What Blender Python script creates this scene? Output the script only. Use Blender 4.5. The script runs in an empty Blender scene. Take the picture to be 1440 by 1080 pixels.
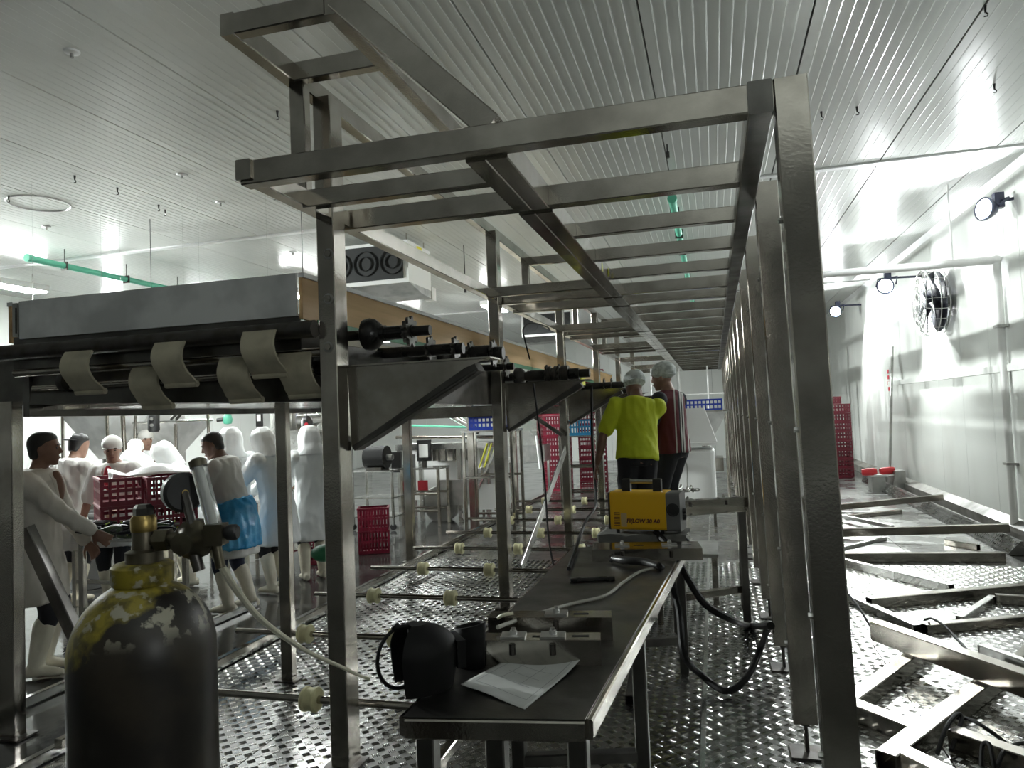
import bpy, bmesh, math, random
import numpy as np
from mathutils import Vector, Matrix, noise
random.seed(7)
S = bpy.context.scene
COL = S.collection
# ------------------------------------------------------------------ camera
# calibrated from the photograph: the aisle runs along +Y, X is to the right, Z up, metres
F, CX, CY = 1020.0, 720.0, 540.0
_Y = Vector((283.0, -33.0, -F)).normalized()
_r = 0.040
_Z = Vector((-_r, 1.0, -(-_r * _Y[0] + _Y[1]) / _Y[2])).normalized()
_X = _Y.cross(_Z)
RW = Matrix((_X, _Y, _Z))              # camera axes -> world
CAM = Vector((0, 0, 1.75))
cd = bpy.data.cameras.new('camera')
cd.sensor_width = 36.0
cd.lens = F / 1440 * 36
cd.clip_start = 0.05
cam = bpy.data.objects.new('camera', cd)
COL.objects.link(cam)
cam.matrix_world = Matrix.Translation(CAM) @ RW.to_4x4()
S.camera = cam
def ray(x, y): return RW @ Vector((x - CX, CY - y, -F))
def PZ(x, y, z):
    d = ray(x, y); return CAM + d * ((z - CAM.z) / d.z)
def PX(x, y, X):
    d = ray(x, y); return CAM + d * ((X - CAM.x) / d.x)
def PY(x, y, Y):
    d = ray(x, y); return CAM + d * ((Y - CAM.y) / d.y)
def PD(x, y, dd): return CAM + ray(x, y) / F * dd
# ------------------------------------------------------------------ world and exposure
w = bpy.data.worlds.new('world'); S.world = w; w.use_nodes = True
w.node_tree.nodes['Background'].inputs[0].default_value = (0.55, 0.6, 0.58, 1)
w.node_tree.nodes['Background'].inputs[1].default_value = 0.02
S.view_settings.view_transform = 'Standard'
S.view_settings.look = 'None'
S.view_settings.gamma = 1.0
S.view_settings.use_curve_mapping = False
S.view_settings.exposure = 1.08
FLOOD_W, FLOOD_L, LUMI, LUMI_LOW = 260.0, 120.0, 75.0, 11.0      # radiance of visible and added flood lenses, then of ceiling and added low luminaires
# room extents
XL, XR, YF, YB, ZC = -13.0, 3.55, -10.0, 26.0, 4.45

# ------------------------------------------------------------------ materials
MATS = {}
def mat(name, c, rough=0.5, metal=0.0, c2=None, ns=6.0, lo=0.4, hi=0.65, rv=0.0, bump=0.0, bs=60.0,
        stretch=(1, 1, 1), emit=None, alpha=None, trans=0.0, coat=0.0, sub=0.0, detail=4.0, spec=None):
    m = bpy.data.materials.new(name); m.use_nodes = True
    nt = m.node_tree; b = nt.nodes['Principled BSDF']
    def s(k, v):
        if k in b.inputs: b.inputs[k].default_value = v
    s('Base Color', (*c, 1)); s('Roughness', rough); s('Metallic', metal)
    if spec is not None: s('Specular IOR Level', spec)
    if trans: s('Transmission Weight', trans)
    if coat: s('Coat Weight', coat); s('Coat Roughness', 0.1)
    if alpha is not None: s('Alpha', alpha)
    if emit: s('Emission Color', (*emit[0], 1)); s('Emission Strength', emit[1])
    if c2 or rv or bump:
        tc = nt.nodes.new('ShaderNodeTexCoord'); mp = nt.nodes.new('ShaderNodeMapping')
        mp.inputs['Scale'].default_value = stretch
        nt.links.new(tc.outputs['Object'], mp.inputs[0])
        n = nt.nodes.new('ShaderNodeTexNoise'); n.inputs['Scale'].default_value = ns
        n.inputs['Detail'].default_value = detail
        nt.links.new(mp.outputs[0], n.inputs['Vector'])
        mr = nt.nodes.new('ShaderNodeMapRange')
        mr.inputs[1].default_value = lo; mr.inputs[2].default_value = hi
        nt.links.new(n.outputs['Fac'], mr.inputs[0])
        if c2:
            mx = nt.nodes.new('ShaderNodeMix'); mx.data_type = 'RGBA'
            mx.inputs[6].default_value = (*c, 1); mx.inputs[7].default_value = (*c2, 1)
            nt.links.new(mr.outputs[0], mx.inputs[0]); nt.links.new(mx.outputs[2], b.inputs['Base Color'])
        if rv:
            r2 = nt.nodes.new('ShaderNodeMapRange')
            r2.inputs[3].default_value = max(0.02, rough - rv); r2.inputs[4].default_value = min(1, rough + rv)
            nt.links.new(mr.outputs[0], r2.inputs[0]); nt.links.new(r2.outputs[0], b.inputs['Roughness'])
        if bump:
            n2 = nt.nodes.new('ShaderNodeTexNoise'); n2.inputs['Scale'].default_value = bs
            n2.inputs['Detail'].default_value = 3
            nt.links.new(mp.outputs[0], n2.inputs['Vector'])
            bp = nt.nodes.new('ShaderNodeBump'); bp.inputs['Strength'].default_value = bump
            bp.inputs['Distance'].default_value = 0.01
            nt.links.new(n2.outputs['Fac'], bp.inputs['Height']); nt.links.new(bp.outputs[0], b.inputs['Normal'])
    MATS[name] = m
    return m
M = MATS
mat('steel', (.5, .47, .425), .18, 1, (.3, .278, .245), 5, .35, .75, .07, .04, 90)
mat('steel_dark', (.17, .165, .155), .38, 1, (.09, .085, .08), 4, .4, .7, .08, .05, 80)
mat('steel_bright', (.62, .62, .6), .24, 1, (.48, .48, .46), 4, .4, .7, .07, .03, 70)
mat('steel_sheet', (.8, .81, .81), .5, .15, (.58, .59, .59), 3.2, .42, .62, .08, .05, 40)
mat('galv', (.5, .5, .48), .42, 1, (.36, .36, .35), 6, .4, .7, .06, .04, 80)
mat('black_steel', (.035, .035, .035), .35, .7, (.06, .055, .05), 8, .4, .7, .08)
mat('iron', (.11, .105, .1), .42, .9, (.07, .06, .05), 9, .4, .7, .1)
mat('ceil', (.68, .7, .67), .22, 0, (.58, .595, .57), .8, .3, .7, .03, .02, 3)
mat('wall', (.8, .82, .79), .4, 0, (.7, .71, .68), 1.0, .45, .8, .05, .02, 4, (1, 1, .35))
mat('seam', (.13, .13, .125), .7)
mat('curb', (.23, .22, .2), .5, 0, (.12, .115, .1), 3, .4, .7, .1, .1, 30)
mat('wetfloor', (.04, .04, .039), .14, 0, (.075, .075, .072), 2.2, .4, .7, .1, .12, 12)
mat('plate', (.32, .32, .308), .32, 1, (.16, .16, .152), 2.4, .42, .68, .1, .12, 45)
mat('lug', (.48, .48, .46), .22, 1, (.34, .34, .325), 3, .4, .7, .05)
mat('plywood', (.62, .41, .2), .55, 0, (.48, .31, .14), 5, .4, .65, 0, .05, 40, (1, .15, 3))
mat('trim_white', (.75, .76, .76), .35, 0, (.65, .66, .66), 4, .4, .7)
mat('slat', (.52, .48, .36), .5, 0, (.34, .31, .23), 7, .4, .7)
mat('nylon', (.72, .69, .42), .5, 0, (.6, .56, .33), 14, .4, .7)
mat('green_pipe', (.12, .5, .34), .4)
mat('green_rail', (.03, .2, .09), .45)
mat('white_paint', (.8, .8, .79), .35)
mat('evap_side', (.86, .87, .86), .4)
mat('grille', (.012, .014, .014), .6)
mat('sticker', (.75, .68, .03), .5)
mat('rubber', (.008, .008, .008), .62, spec=.3)
mat('black_plastic', (.018, .018, .019), .36, 0, (.03, .03, .03), 20, .4, .7)
mat('yellow_case', (.83, .47, .01), .38)
mat('print_dark', (.1, .02, .02), .6)
mat('panel_grey', (.15, .15, .15), .45)
mat('cyl_paint', (.018, .016, .014), .38, 0, (.045, .04, .03), 7, .45, .7, .08, .05, 40)
mat('brass', (.45, .33, .12), .38, 1, (.25, .18, .07), 18, .4, .7)
mat('valve', (.13, .115, .085), .42, .9, (.1, .09, .06), 18, .4, .7)
mat('clear', (.9, .92, .9), .08, 0, trans=.85)
mat('hose', (.72, .7, .55), .45)
mat('hose_grey', (.42, .41, .37), .5)
mat('paper', (.6, .61, .6), .8, 0, (.52, .53, .52), 9, .4, .7)
mat('ink', (.3, .31, .32), .8)
mat('crate_red', (.22, .012, .035), .38, 0, (.14, .008, .022), 6, .4, .7)
mat('crate_blue', (.015, .05, .42), .4)
mat('crate_cyan', (.03, .26, .5), .4)
mat('red_foam', (.62, .03, .04), .5)
mat('plastic_white', (.8, .81, .8), .35)
mat('film', (.9, .91, .93), .25, 0, bump=.5, bs=14)
mat('skin_a', (.2, .105, .07), .5, 0, (.16, .08, .055), 12, .4, .7)
mat('skin_b', (.33, .19, .135), .5, 0, (.26, .145, .1), 12, .4, .7)
mat('skin_c', (.12, .062, .04), .5, 0, (.09, .045, .03), 12, .4, .7)
mat('hair', (.01, .008, .007), .55, 0, bump=.3, bs=120)
mat('hairnet', (.66, .7, .69), .7, 0, (.4, .44, .43), 26, .42, .62, 0, .5, 55)
mat('coat', (.7, .69, .66), .75, 0, (.62, .61, .58), 5, .4, .7, 0, .35, 13)
mat('coat_worn', (.58, .55, .5), .8, 0, (.48, .45, .4), 5, .4, .7, 0, .35, 13)
mat('overall', (.78, .8, .8), .6, 0, (.7, .72, .72), 5, .4, .7, 0, .4, 11)
mat('apron_blue', (.03, .27, .56), .22, 0, (.1, .42, .7), 8, .4, .7, .05, .7, 16)
mat('trousers', (.014, .014, .018), .8, 0, bump=.3, bs=14)
mat('trouser_navy', (.015, .02, .045), .8, 0, bump=.3, bs=14)
mat('boot', (.72, .68, .56), .4, 0, (.6, .55, .44), 8, .4, .7)
mat('tee_yellow', (.55, .62, .02), .75, 0, (.46, .54, .015), 5, .4, .7, 0, .6, 12)
mat('shirt_red', (.42, .03, .05), .75)
mat('shirt_maroon', (.1, .016, .022), .75)
mat('sleeve_navy', (.015, .017, .028), .75)
mat('stripe_white', (.55, .55, .52), .75)
mat('eye', (.02, .015, .012), .3)
mat('lips', (.2, .08, .065), .5)
mat('produce', (.02, .035, .02), .18, 0, (.06, .09, .04), 10, .4, .7)
mat('produce_dark', (.012, .012, .016), .16)
mat('leaf', (.35, .45, .06), .5)
mat('lamp_blue', (.03, .035, .07), .4)
mat('fan_blue', (.022, .024, .036), .5)
mat('matte_black', (.006, .006, .006), .62, spec=.25)
mat('rag', (.13, .13, .12), .8)
mat('flood_lens', (1, 1, 1), .4, emit=((.94, .98, 1), FLOOD_W))
mat('flood_lens_added', (1, 1, 1), .4, emit=((.96, 1, .99), FLOOD_L))
mat('lumi_tube', (1, 1, 1), .4, emit=((.95, 1, .98), LUMI))
mat('lumi_low_added', (1, 1, 1), .4, emit=((.95, 1, .98), LUMI_LOW))
mat('red_print', (.6, .03, .05), .6)
mat('dirt_grey', (.3, .3, .28), .7)
mat('wood_light', (.55, .4, .2), .6)
mat('yellow_mark', (.6, .6, .05), .6)
# patches of flaking yellow and bare paint on the shoulder of the gas cylinder: their own blotchy shape
def cyl_shoulder():
    m = bpy.data.materials.new('cyl_shoulder'); m.use_nodes = True; nt = m.node_tree; b = nt.nodes['Principled BSDF']
    b.inputs['Roughness'].default_value = .42
    tc = nt.nodes.new('ShaderNodeTexCoord')
    def noise(sc, d, lo, hi):
        n = nt.nodes.new('ShaderNodeTexNoise'); n.inputs['Scale'].default_value = sc; n.inputs['Detail'].default_value = d
        nt.links.new(tc.outputs['Object'], n.inputs['Vector'])
        r = nt.nodes.new('ShaderNodeMapRange'); r.inputs[1].default_value = lo; r.inputs[2].default_value = hi
        nt.links.new(n.outputs['Fac'], r.inputs[0]); return r.outputs[0]
    def mixn(f, a, c):
        x = nt.nodes.new('ShaderNodeMix'); x.data_type = 'RGBA'; nt.links.new(f, x.inputs[0])
        for i, v in ((6, a), (7, c)):
            if isinstance(v, tuple): x.inputs[i].default_value = (*v, 1)
            else: nt.links.new(v, x.inputs[i])
        return x.outputs[2]
    sx = nt.nodes.new('ShaderNodeSeparateXYZ'); nt.links.new(tc.outputs['Object'], sx.inputs[0])
    # how much yellow is left: more towards one flank, edge broken up by noise
    n = nt.nodes.new('ShaderNodeTexNoise'); n.inputs['Scale'].default_value = 14; n.inputs['Detail'].default_value = 6
    nt.links.new(tc.outputs['Object'], n.inputs['Vector'])
    a = nt.nodes.new('ShaderNodeMath'); a.operation = 'MULTIPLY_ADD'; a.inputs[1].default_value = -6.0; a.inputs[2].default_value = .25
    nt.links.new(sx.outputs[0], a.inputs[0])
    a2 = nt.nodes.new('ShaderNodeMath'); a2.operation = 'MULTIPLY_ADD'; a2.inputs[1].default_value = 7.0; a2.inputs[2].default_value = -10.05
    nt.links.new(sx.outputs[2], a2.inputs[0])
    ad0 = nt.nodes.new('ShaderNodeMath'); ad0.operation = 'ADD'; nt.links.new(a.outputs[0], ad0.inputs[0]); nt.links.new(a2.outputs[0], ad0.inputs[1])
    ad = nt.nodes.new('ShaderNodeMath'); ad.operation = 'ADD'; nt.links.new(ad0.outputs[0], ad.inputs[0]); nt.links.new(n.outputs['Fac'], ad.inputs[1])
    r = nt.nodes.new('ShaderNodeMapRange'); r.inputs[1].default_value = .62; r.inputs[2].default_value = .74
    nt.links.new(ad.outputs[0], r.inputs[0])
    base = mixn(noise(9, 5, .42, .6), (.010, .008, .006), (.028, .022, .015))
    yel = mixn(noise(30, 4, .45, .6), (.27, .22, .025), (.1, .08, .015))
    c = mixn(r.outputs[0], base, yel)
    fl = noise(34, 7, .55, .6)
    zr = nt.nodes.new('ShaderNodeMapRange'); zr.inputs[1].default_value = 1.40; zr.inputs[2].default_value = 1.44
    nt.links.new(sx.outputs[2], zr.inputs[0])
    fm_ = nt.nodes.new('ShaderNodeMath'); fm_.operation = 'MULTIPLY'; nt.links.new(fl, fm_.inputs[0]); nt.links.new(zr.outputs[0], fm_.inputs[1]); fl = fm_.outputs[0]
    c = mixn(fl, c, (.34, .32, .25))
    nt.links.new(c, b.inputs['Base Color'])
    bp = nt.nodes.new('ShaderNodeBump'); bp.inputs['Strength'].default_value = .25; bp.inputs['Distance'].default_value = .004
    nt.links.new(fl, bp.inputs['Height']); nt.links.new(bp.outputs[0], b.inputs['Normal'])
    MATS['cyl_shoulder'] = m
cyl_shoulder()
# knitted shirt with vertical white and black stripes across the back
def stripe_shirt():
    m = bpy.data.materials.new('shirt_striped'); m.use_nodes = True; nt = m.node_tree; b = nt.nodes['Principled BSDF']
    b.inputs['Roughness'].default_value = .8
    tc = nt.nodes.new('ShaderNodeTexCoord'); sx = nt.nodes.new('ShaderNodeSeparateXYZ')
    nt.links.new(tc.outputs['Object'], sx.inputs[0])
    cr = nt.nodes.new('ShaderNodeValToRGB'); cr.color_ramp.interpolation = 'CONSTANT'
    e = cr.color_ramp.elements
    mar, wh, bk = (.11, .016, .024, 1), (.5, .5, .47, 1), (.012, .012, .014, 1)
    e[0].position = 0; e[0].color = mar; e[1].position = .56; e[1].color = wh
    for p, c in ((.59, mar), (.66, bk), (.69, wh), (.715, bk), (.74, wh), (.77, mar), (.84, wh), (.86, mar)):
        k = e.new(p); k.color = c
    mr = nt.nodes.new('ShaderNodeMapRange'); mr.inputs[1].default_value = -.2; mr.inputs[2].default_value = .2
    dt = nt.nodes.new('ShaderNodeVectorMath'); dt.operation = 'DOT_PRODUCT'; dt.inputs[1].default_value = (.47, -.88, 0); nt.links.new(tc.outputs['Object'], dt.inputs[0])
    nt.links.new(dt.outputs['Value'], mr.inputs[0]); nt.links.new(mr.outputs[0], cr.inputs[0]); nt.links.new(cr.outputs[0], b.inputs['Base Color'])
    n = nt.nodes.new('ShaderNodeTexNoise'); n.inputs['Scale'].default_value = 13
    nt.links.new(tc.outputs['Object'], n.inputs['Vector'])
    bp = nt.nodes.new('ShaderNodeBump'); bp.inputs['Strength'].default_value = .5; bp.inputs['Distance'].default_value = .01
    nt.links.new(n.outputs['Fac'], bp.inputs['Height']); nt.links.new(bp.outputs[0], b.inputs['Normal'])
    MATS['shirt_striped'] = m
stripe_shirt()

# ------------------------------------------------------------------ builders
ORG = {}
V = Vector
ZUP = V((0, 0, 1))
def tag(o, label=None, cat=None, group=None, kind=None):
    if label: o['label'] = label
    if cat: o['category'] = cat
    if group: o['group'] = group
    if kind: o['kind'] = kind
    return o
def thing(name, loc, label, cat, group=None, rz=0.0, kind=None):
    o = bpy.data.objects.new(name, None); COL.objects.link(o)
    o.empty_display_size = .1
    o.location = loc; o.rotation_euler = (0, 0, rz)
    ORG[o] = V(loc)
    return tag(o, label, cat, group, kind)
class MB:
    def __init__(s): s.v = []; s.f = []
    def add(s, vs, fs):
        n = len(s.v); s.v += [V(p) for p in vs]; s.f += [tuple(i + n for i in f) for f in fs]; return s
    def box(s, c, d, R=None):
        c = V(c); h = [x / 2 for x in d]
        vs = []
        for z in (-1, 1):
            for y in (-1, 1):
                for x in (-1, 1):
                    p = V((x * h[0], y * h[1], z * h[2]))
                    vs.append(c + (R @ p if R else p))
        return s.add(vs, [(0, 2, 3, 1), (4, 5, 7, 6), (0, 1, 5, 4), (2, 6, 7, 3), (0, 4, 6, 2), (1, 3, 7, 5)])
    def bb(s, a, b):
        a, b = V(a), V(b); return s.box((a + b) / 2, [abs(x) for x in (b - a)])
    def sq(s, p0, p1, w=.08, h=.08, up=ZUP, open_=False, ch=.005):
        # chamfered box section bar from p0 to p1
        p0, p1 = V(p0), V(p1); d = (p1 - p0).normalized()
        up = V(up)
        if abs(d.dot(up)) > .98: up = V((0, 1, 0))
        sd = d.cross(up).normalized(); u = sd.cross(d).normalized()
        a, b = w / 2, h / 2
        def ring(c, a, b, ch): return [c + sd * x + u * y for x, y in ((a, b - ch), (a - ch, b), (-a + ch, b), (-a, b - ch), (-a, -b + ch), (-a + ch, -b), (a - ch, -b), (a, -b + ch))]
        k = 8
        rings = [ring(p0, a, b, ch), ring(p1, a, b, ch)]
        fs = [(i, (i + 1) % k, k + (i + 1) % k, k + i) for i in range(k)]
        if not open_:
            fs += [tuple(range(k))[::-1], tuple(range(k, 2 * k))]
        else:
            t = min(w, h) * .09
            rings += [ring(p0, a - t, b - t, ch * .6), ring(p1, a - t, b - t, ch * .6), ring(p0 + d * .12, a - t, b - t, ch * .6), ring(p1 - d * .12, a - t, b - t, ch * .6)]
            for i in range(k):
                j = (i + 1) % k
                fs += [(i, 2 * k + i, 2 * k + j, j), (k + i, k + j, 3 * k + j, 3 * k + i), (2 * k + i, 4 * k + i, 4 * k + j, 2 * k + j), (3 * k + i, 3 * k + j, 5 * k + j, 5 * k + i)]
            fs += [tuple(range(4 * k, 5 * k))[::-1], tuple(range(5 * k, 6 * k))]
        return s.add([p for r in rings for p in r], fs)
    def cyl(s, p0, p1, r, r2=None, n=16, cap=True):
        p0, p1 = V(p0), V(p1); r2 = r if r2 is None else r2
        d = (p1 - p0).normalized(); up = ZUP if abs(d.z) < .95 else V((1, 0, 0))
        a = d.cross(up).normalized(); b = a.cross(d)
        cs = [(math.cos(2 * math.pi * i / n), math.sin(2 * math.pi * i / n)) for i in range(n)]
        vs = [p0 + (a * x + b * y) * r for x, y in cs] + [p1 + (a * x + b * y) * r2 for x, y in cs]
        fs = [(i, n + i, n + (i + 1) % n, (i + 1) % n) for i in range(n)]
        if cap: fs += [tuple(range(n)), tuple(range(n, 2 * n))[::-1]]
        return s.add(vs, fs)
    def lathe(s, c, prof, ax=ZUP, n=24):
        # prof: list of (radius, height along axis)
        c, d = V(c), V(ax).normalized(); up = ZUP if abs(d.z) < .95 else V((1, 0, 0))
        a = d.cross(up).normalized(); b = d.cross(a)
        vs = []
        for r, h in prof:
            r = max(r, 1e-4)
            vs += [c + d * h + (a * math.cos(2 * math.pi * i / n) + b * math.sin(2 * math.pi * i / n)) * r for i in range(n)]
        fs = []
        for k in range(len(prof) - 1):
            for i in range(n):
                j = (i + 1) % n
                fs.append((k * n + i, k * n + j, (k + 1) * n + j, (k + 1) * n + i))
        fs += [tuple(range(n))[::-1], tuple(range((len(prof) - 1) * n, len(prof) * n))]
        return s.add(vs, fs)
    def prism(s, poly, off):
        n = len(poly); off = V(off); poly = [V(p) for p in poly]
        return s.add(poly + [p + off for p in poly], [tuple(range(n))[::-1], tuple(range(n, 2 * n))] + [(i, (i + 1) % n, n + (i + 1) % n, n + i) for i in range(n)])
    def sweep(s, path, r, n=8, closed=False):
        path = [V(p) for p in path]; m = len(path); rr = r if isinstance(r, (list, tuple)) else [r] * m
        vs = []; a = None
        for i, p in enumerate(path):
            if closed: t = path[(i + 1) % m] - path[i - 1]
            else: t = path[min(i + 1, m - 1)] - path[max(i - 1, 0)]
            t.normalize()
            if a is None:
                a = t.cross(ZUP if abs(t.z) < .95 else V((1, 0, 0))).normalized()
            else:
                a = (a - t * a.dot(t)).normalized()
            b = t.cross(a)
            vs += [p + (a * math.cos(2 * math.pi * k / n) + b * math.sin(2 * math.pi * k / n)) * rr[i] for k in range(n)]
        fs = []
        for i in range(m if closed else m - 1):
            for k in range(n):
                q = (k + 1) % n; i2 = (i + 1) % m
                fs.append((i * n + k, i * n + q, i2 * n + q, i2 * n + k))
        if not closed: fs += [tuple(range(n))[::-1], tuple(range((m - 1) * n, m * n))]
        return s.add(vs, fs)
    def ell(s, c, r, R=None, n=14, m=9):
        c = V(c); vs = []; fs = []
        for i in range(m + 1):
            th = math.pi * (i + .02 if i == 0 else (i - .02 if i == m else i)) / m
            for k in range(n):
                p = V((r[0] * math.sin(th) * math.cos(2 * math.pi * k / n), r[1] * math.sin(th) * math.sin(2 * math.pi * k / n), r[2] * math.cos(th)))
                vs.append(c + (R @ p if R else p))
        for i in range(m):
            for k in range(n):
                q = (k + 1) % n
                fs.append((i * n + k, (i + 1) * n + k, (i + 1) * n + q, i * n + q))
        fs += [tuple(range(n)), tuple(range(m * n, (m + 1) * n))[::-1]]
        return s.add(vs, fs)
    def build(s, name, mt, parent=None, local=False, smooth=False, label=None, cat=None, group=None, kind=None, angle=40):
        me = bpy.data.meshes.new(name)
        if parent is not None: o_ = V((0, 0, 0)) if local else ORG[parent]
        elif s.v:
            xs = [p.x for p in s.v]; ys = [p.y for p in s.v]; zs = [p.z for p in s.v]
            o_ = V(((min(xs) + max(xs)) / 2, (min(ys) + max(ys)) / 2, min(zs)))
        me.from_pydata([tuple(p - o_) for p in s.v], [], s.f)
        me.validate()
        bm = bmesh.new(); bm.from_mesh(me); bmesh.ops.recalc_face_normals(bm, faces=bm.faces); bm.to_mesh(me); bm.free()
        o = bpy.data.objects.new(name, me); COL.objects.link(o)
        me.materials.append(M[mt] if isinstance(mt, str) else mt)
        if smooth:
            me.shade_smooth()
            try: me.set_sharp_from_angle(angle=math.radians(angle))
            except Exception: pass
        if parent is not None:
            o.parent = parent; ORG[o] = ORG[parent]
        else:
            o.location = o_; ORG[o] = o_
        return tag(o, label, cat, group, kind)
def dup(o, parent=None, loc=None, rz=None, label=None):
    c = o.copy(); COL.objects.link(c)
    if parent is not None: c.parent = parent
    if loc is not None: c.location = loc
    if rz is not None: c.rotation_euler = (0, 0, rz)
    ORG[c] = V(c.location) if parent is None else ORG.get(parent, V((0, 0, 0)))
    if label: c['label'] = label
    for ch in list(o.children): dup(ch, c)
    return c
def rotm(ax, deg): return Matrix.Rotation(math.radians(deg), 3, ax)
def smoothpath(pts, n=8):
    # Catmull-Rom through the points
    pts = [V(p) for p in pts]; P = [pts[0]] + pts + [pts[-1]]; out = []
    for i in range(1, len(P) - 2):
        a, b, c, d = P[i - 1:i + 3]
        for k in range(n):
            t = k / n
            out.append(.5 * ((2 * b) + (c - a) * t + (2 * a - 5 * b + 4 * c - d) * t * t + (3 * b - a - 3 * c + d) * t ** 3))
    out.append(pts[-1]); return out

# ------------------------------------------------------------------ setting
fl = MB().bb((XL, YF, -.2), (XR, YB, -.006)).build('floor', 'wetfloor', kind='structure')
tag(fl, 'dark wet factory floor')
# chequer plates on the floor, laid in strips along the aisle
PX0, PX1 = -3.50, 3.05
edges = [-3.50, -2.46, -1.30, -.138, 1.02, 2.06, 3.05]
for i in range(len(edges) - 1):
    for (y0, y1) in ((-1.0, 2.1), (2.1, 4.9), (4.9, 7.7), (7.7, 10.5), (10.5, 13.6), (13.6, 17.0), (17.0, 21.0)):
        MB().bb((edges[i] + .004, y0 + .004, -.006), (edges[i + 1] - .004, y1 - .004, 0)).build('chequer_plate', 'plate', fl)
# raised edge strip of the drain channel in the aisle
MB().bb((-.150, -.5, 0), (-.126, 20.5, .012)).build('channel_edge', 'steel_bright', fl)
# tread bars: five-bar pattern, real ridges, far too many to count
def tread():
    cell = .062; nb = 4
    xs = np.arange(PX0 + .03, PX1 - .02, cell); ys = np.arange(1.3, 8.6, cell)
    gx, gy = np.meshgrid(xs, ys, indexing='ij')
    ix, iy = np.meshgrid(np.arange(len(xs)), np.arange(len(ys)), indexing='ij')
    par = ((ix + iy) % 2).ravel(); gx = gx.ravel(); gy = gy.ravel()
    L, W, H, sp = .0215, .0034, .0030, .0100
    vs = []
    for k in range(nb):
        o = (k - (nb - 1) / 2) * sp
        for (l, ww, z) in ((-L, -W, 0), (L, -W, 0), (L, W, 0), (-L, W, 0), (-L * .8, 0, H), (L * .8, 0, H)):
            lx = np.where(par == 0, l, o + ww); ly = np.where(par == 0, o + ww, l)
            c, s_ = math.cos(.79), math.sin(.79)
            vs.append(np.stack([gx + lx * c - ly * s_, gy + lx * s_ + ly * c, np.full_like(gx, z)], 1))
    vs = np.stack(vs, 1).reshape(-1, 3)
    n = len(gx) * nb
    tri = np.array([[0, 1, 5], [0, 5, 4], [2, 3, 4], [2, 4, 5], [1, 2, 5], [3, 0, 4]])
    fs = (np.arange(n)[:, None, None] * 6 + tri[None]).reshape(-1, 3)
    me = bpy.data.meshes.new('tread_bars')
    me.vertices.add(len(vs)); me.vertices.foreach_set('co', vs.astype(np.float32).ravel())
    me.loops.add(fs.size); me.loops.foreach_set('vertex_index', fs.astype(np.int32).ravel())
    me.polygons.add(len(fs)); me.polygons.foreach_set('loop_start', np.arange(0, fs.size, 3, dtype=np.int32))
    me.update(calc_edges=True); me.validate()
    me.materials.append(M['lug'])
    o = bpy.data.objects.new('tread_bars', me); COL.objects.link(o)
    o.parent = fl; o.location = -fl.location; o['kind'] = 'stuff'; o['label'] = 'raised five bar tread of the floor plates'
tread()
# ceiling of ribbed sandwich panels running along the aisle
ce = MB().bb((XL, YF, ZC + .02), (XR, YB, ZC + .2)).build('ceiling', 'seam', kind='structure')
tag(ce, 'white ribbed panel ceiling')
YJ = 8.95
def ceil_panel(x0, x1, y0, y1):
    pts = []; n = 13; wv = (x1 - x0 - .008) / n
    for i in range(n):
        a = x0 + .004 + i * wv
        pts += [(a + .001, ZC), (a + wv - .010, ZC), (a + wv - .0075, ZC - .0022), (a + wv - .0035, ZC - .0022)]
    pts[-1] = (x1 - .012, ZC); pts[-2] = (x1 - .016, ZC); pts[-3] = (x1 - .02, ZC)
    pts = [(x0 + .004, ZC + .014)] + pts + [(x1 - .004, ZC + .014)]
    vs = [(x, y0, z) for x, z in pts] + [(x, y1, z) for x, z in pts]; k = len(pts)
    return MB().add(vs, [(i, i + 1, k + i + 1, k + i) for i in range(k - 1)]).build('ceiling_panel', 'ceil', ce)
x = XL
while x < XR - .05:
    x1 = min(x + 1.15, XR)
    ceil_panel(x, x1, YF, YJ - .004); ceil_panel(x, x1, YJ + .004, 17.6); ceil_panel(x, x1, 17.608, YB)
    x = x1
# flat cover strip over the panel joint across the room
MB().bb((XL, YJ - .05, ZC - .022), (XR, YJ + .05, ZC + .004)).build('trim_1', 'trim_white', kind='structure')
MB().bb((XL, 17.55, ZC - .022), (XR, 17.65, ZC + .004)).build('trim_2', 'trim_white', kind='structure')
def wall(name, a, b, nrm, label):
    # backing slab plus upright panels
    a, b = V(a), V(b); nrm = V(nrm); L = (b - a).length; d = (b - a).normalized()
    back = MB().prism([a + nrm * -.02, b + nrm * -.02, b + nrm * -.2, a + nrm * -.2], (0, 0, ZC)).build(name, 'seam', kind='structure')
    tag(back, label)
    n = max(1, round(L / 1.15)); wv = L / n
    for i in range(n):
        p = a + d * (i * wv + .003); q = a + d * ((i + 1) * wv - .003)
        MB().prism([p, q, q - nrm * .03, p - nrm * .03], (0, 0, ZC)).build('wall_panel', 'wall', back)
wall('wall_right', (XR, YF, 0), (XR, YB, 0), (-1, 0, 0), 'bright white insulated panel wall')
wall('wall_back', (XL, YB, 0), (XR, YB, 0), (0, -1, 0), 'far white panel wall')
wall('wall_left', (XL, YF, 0), (XL, YB, 0), (1, 0, 0), 'white panel wall behind the packing area')
wall('wall_front', (XL, YF, 0), (XR, YF, 0), (0, 1, 0), 'panel wall at the unlit end')
MB().prism([(XR - .002, YF, 0), (XR - .13, YF, 0), (XR - .13, YF, .16), (XR - .002, YF, .24)], (0, YB - YF, 0)).build('baseboard_right', 'curb', kind='structure')
# coved angle strip where wall and ceiling meet
MB().prism([(XR, YF, ZC), (XR - .07, YF, ZC), (XR, YF, ZC - .07)], (0, YB - YF, 0)).build('trim_3', 'trim_white', kind='structure')

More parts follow.
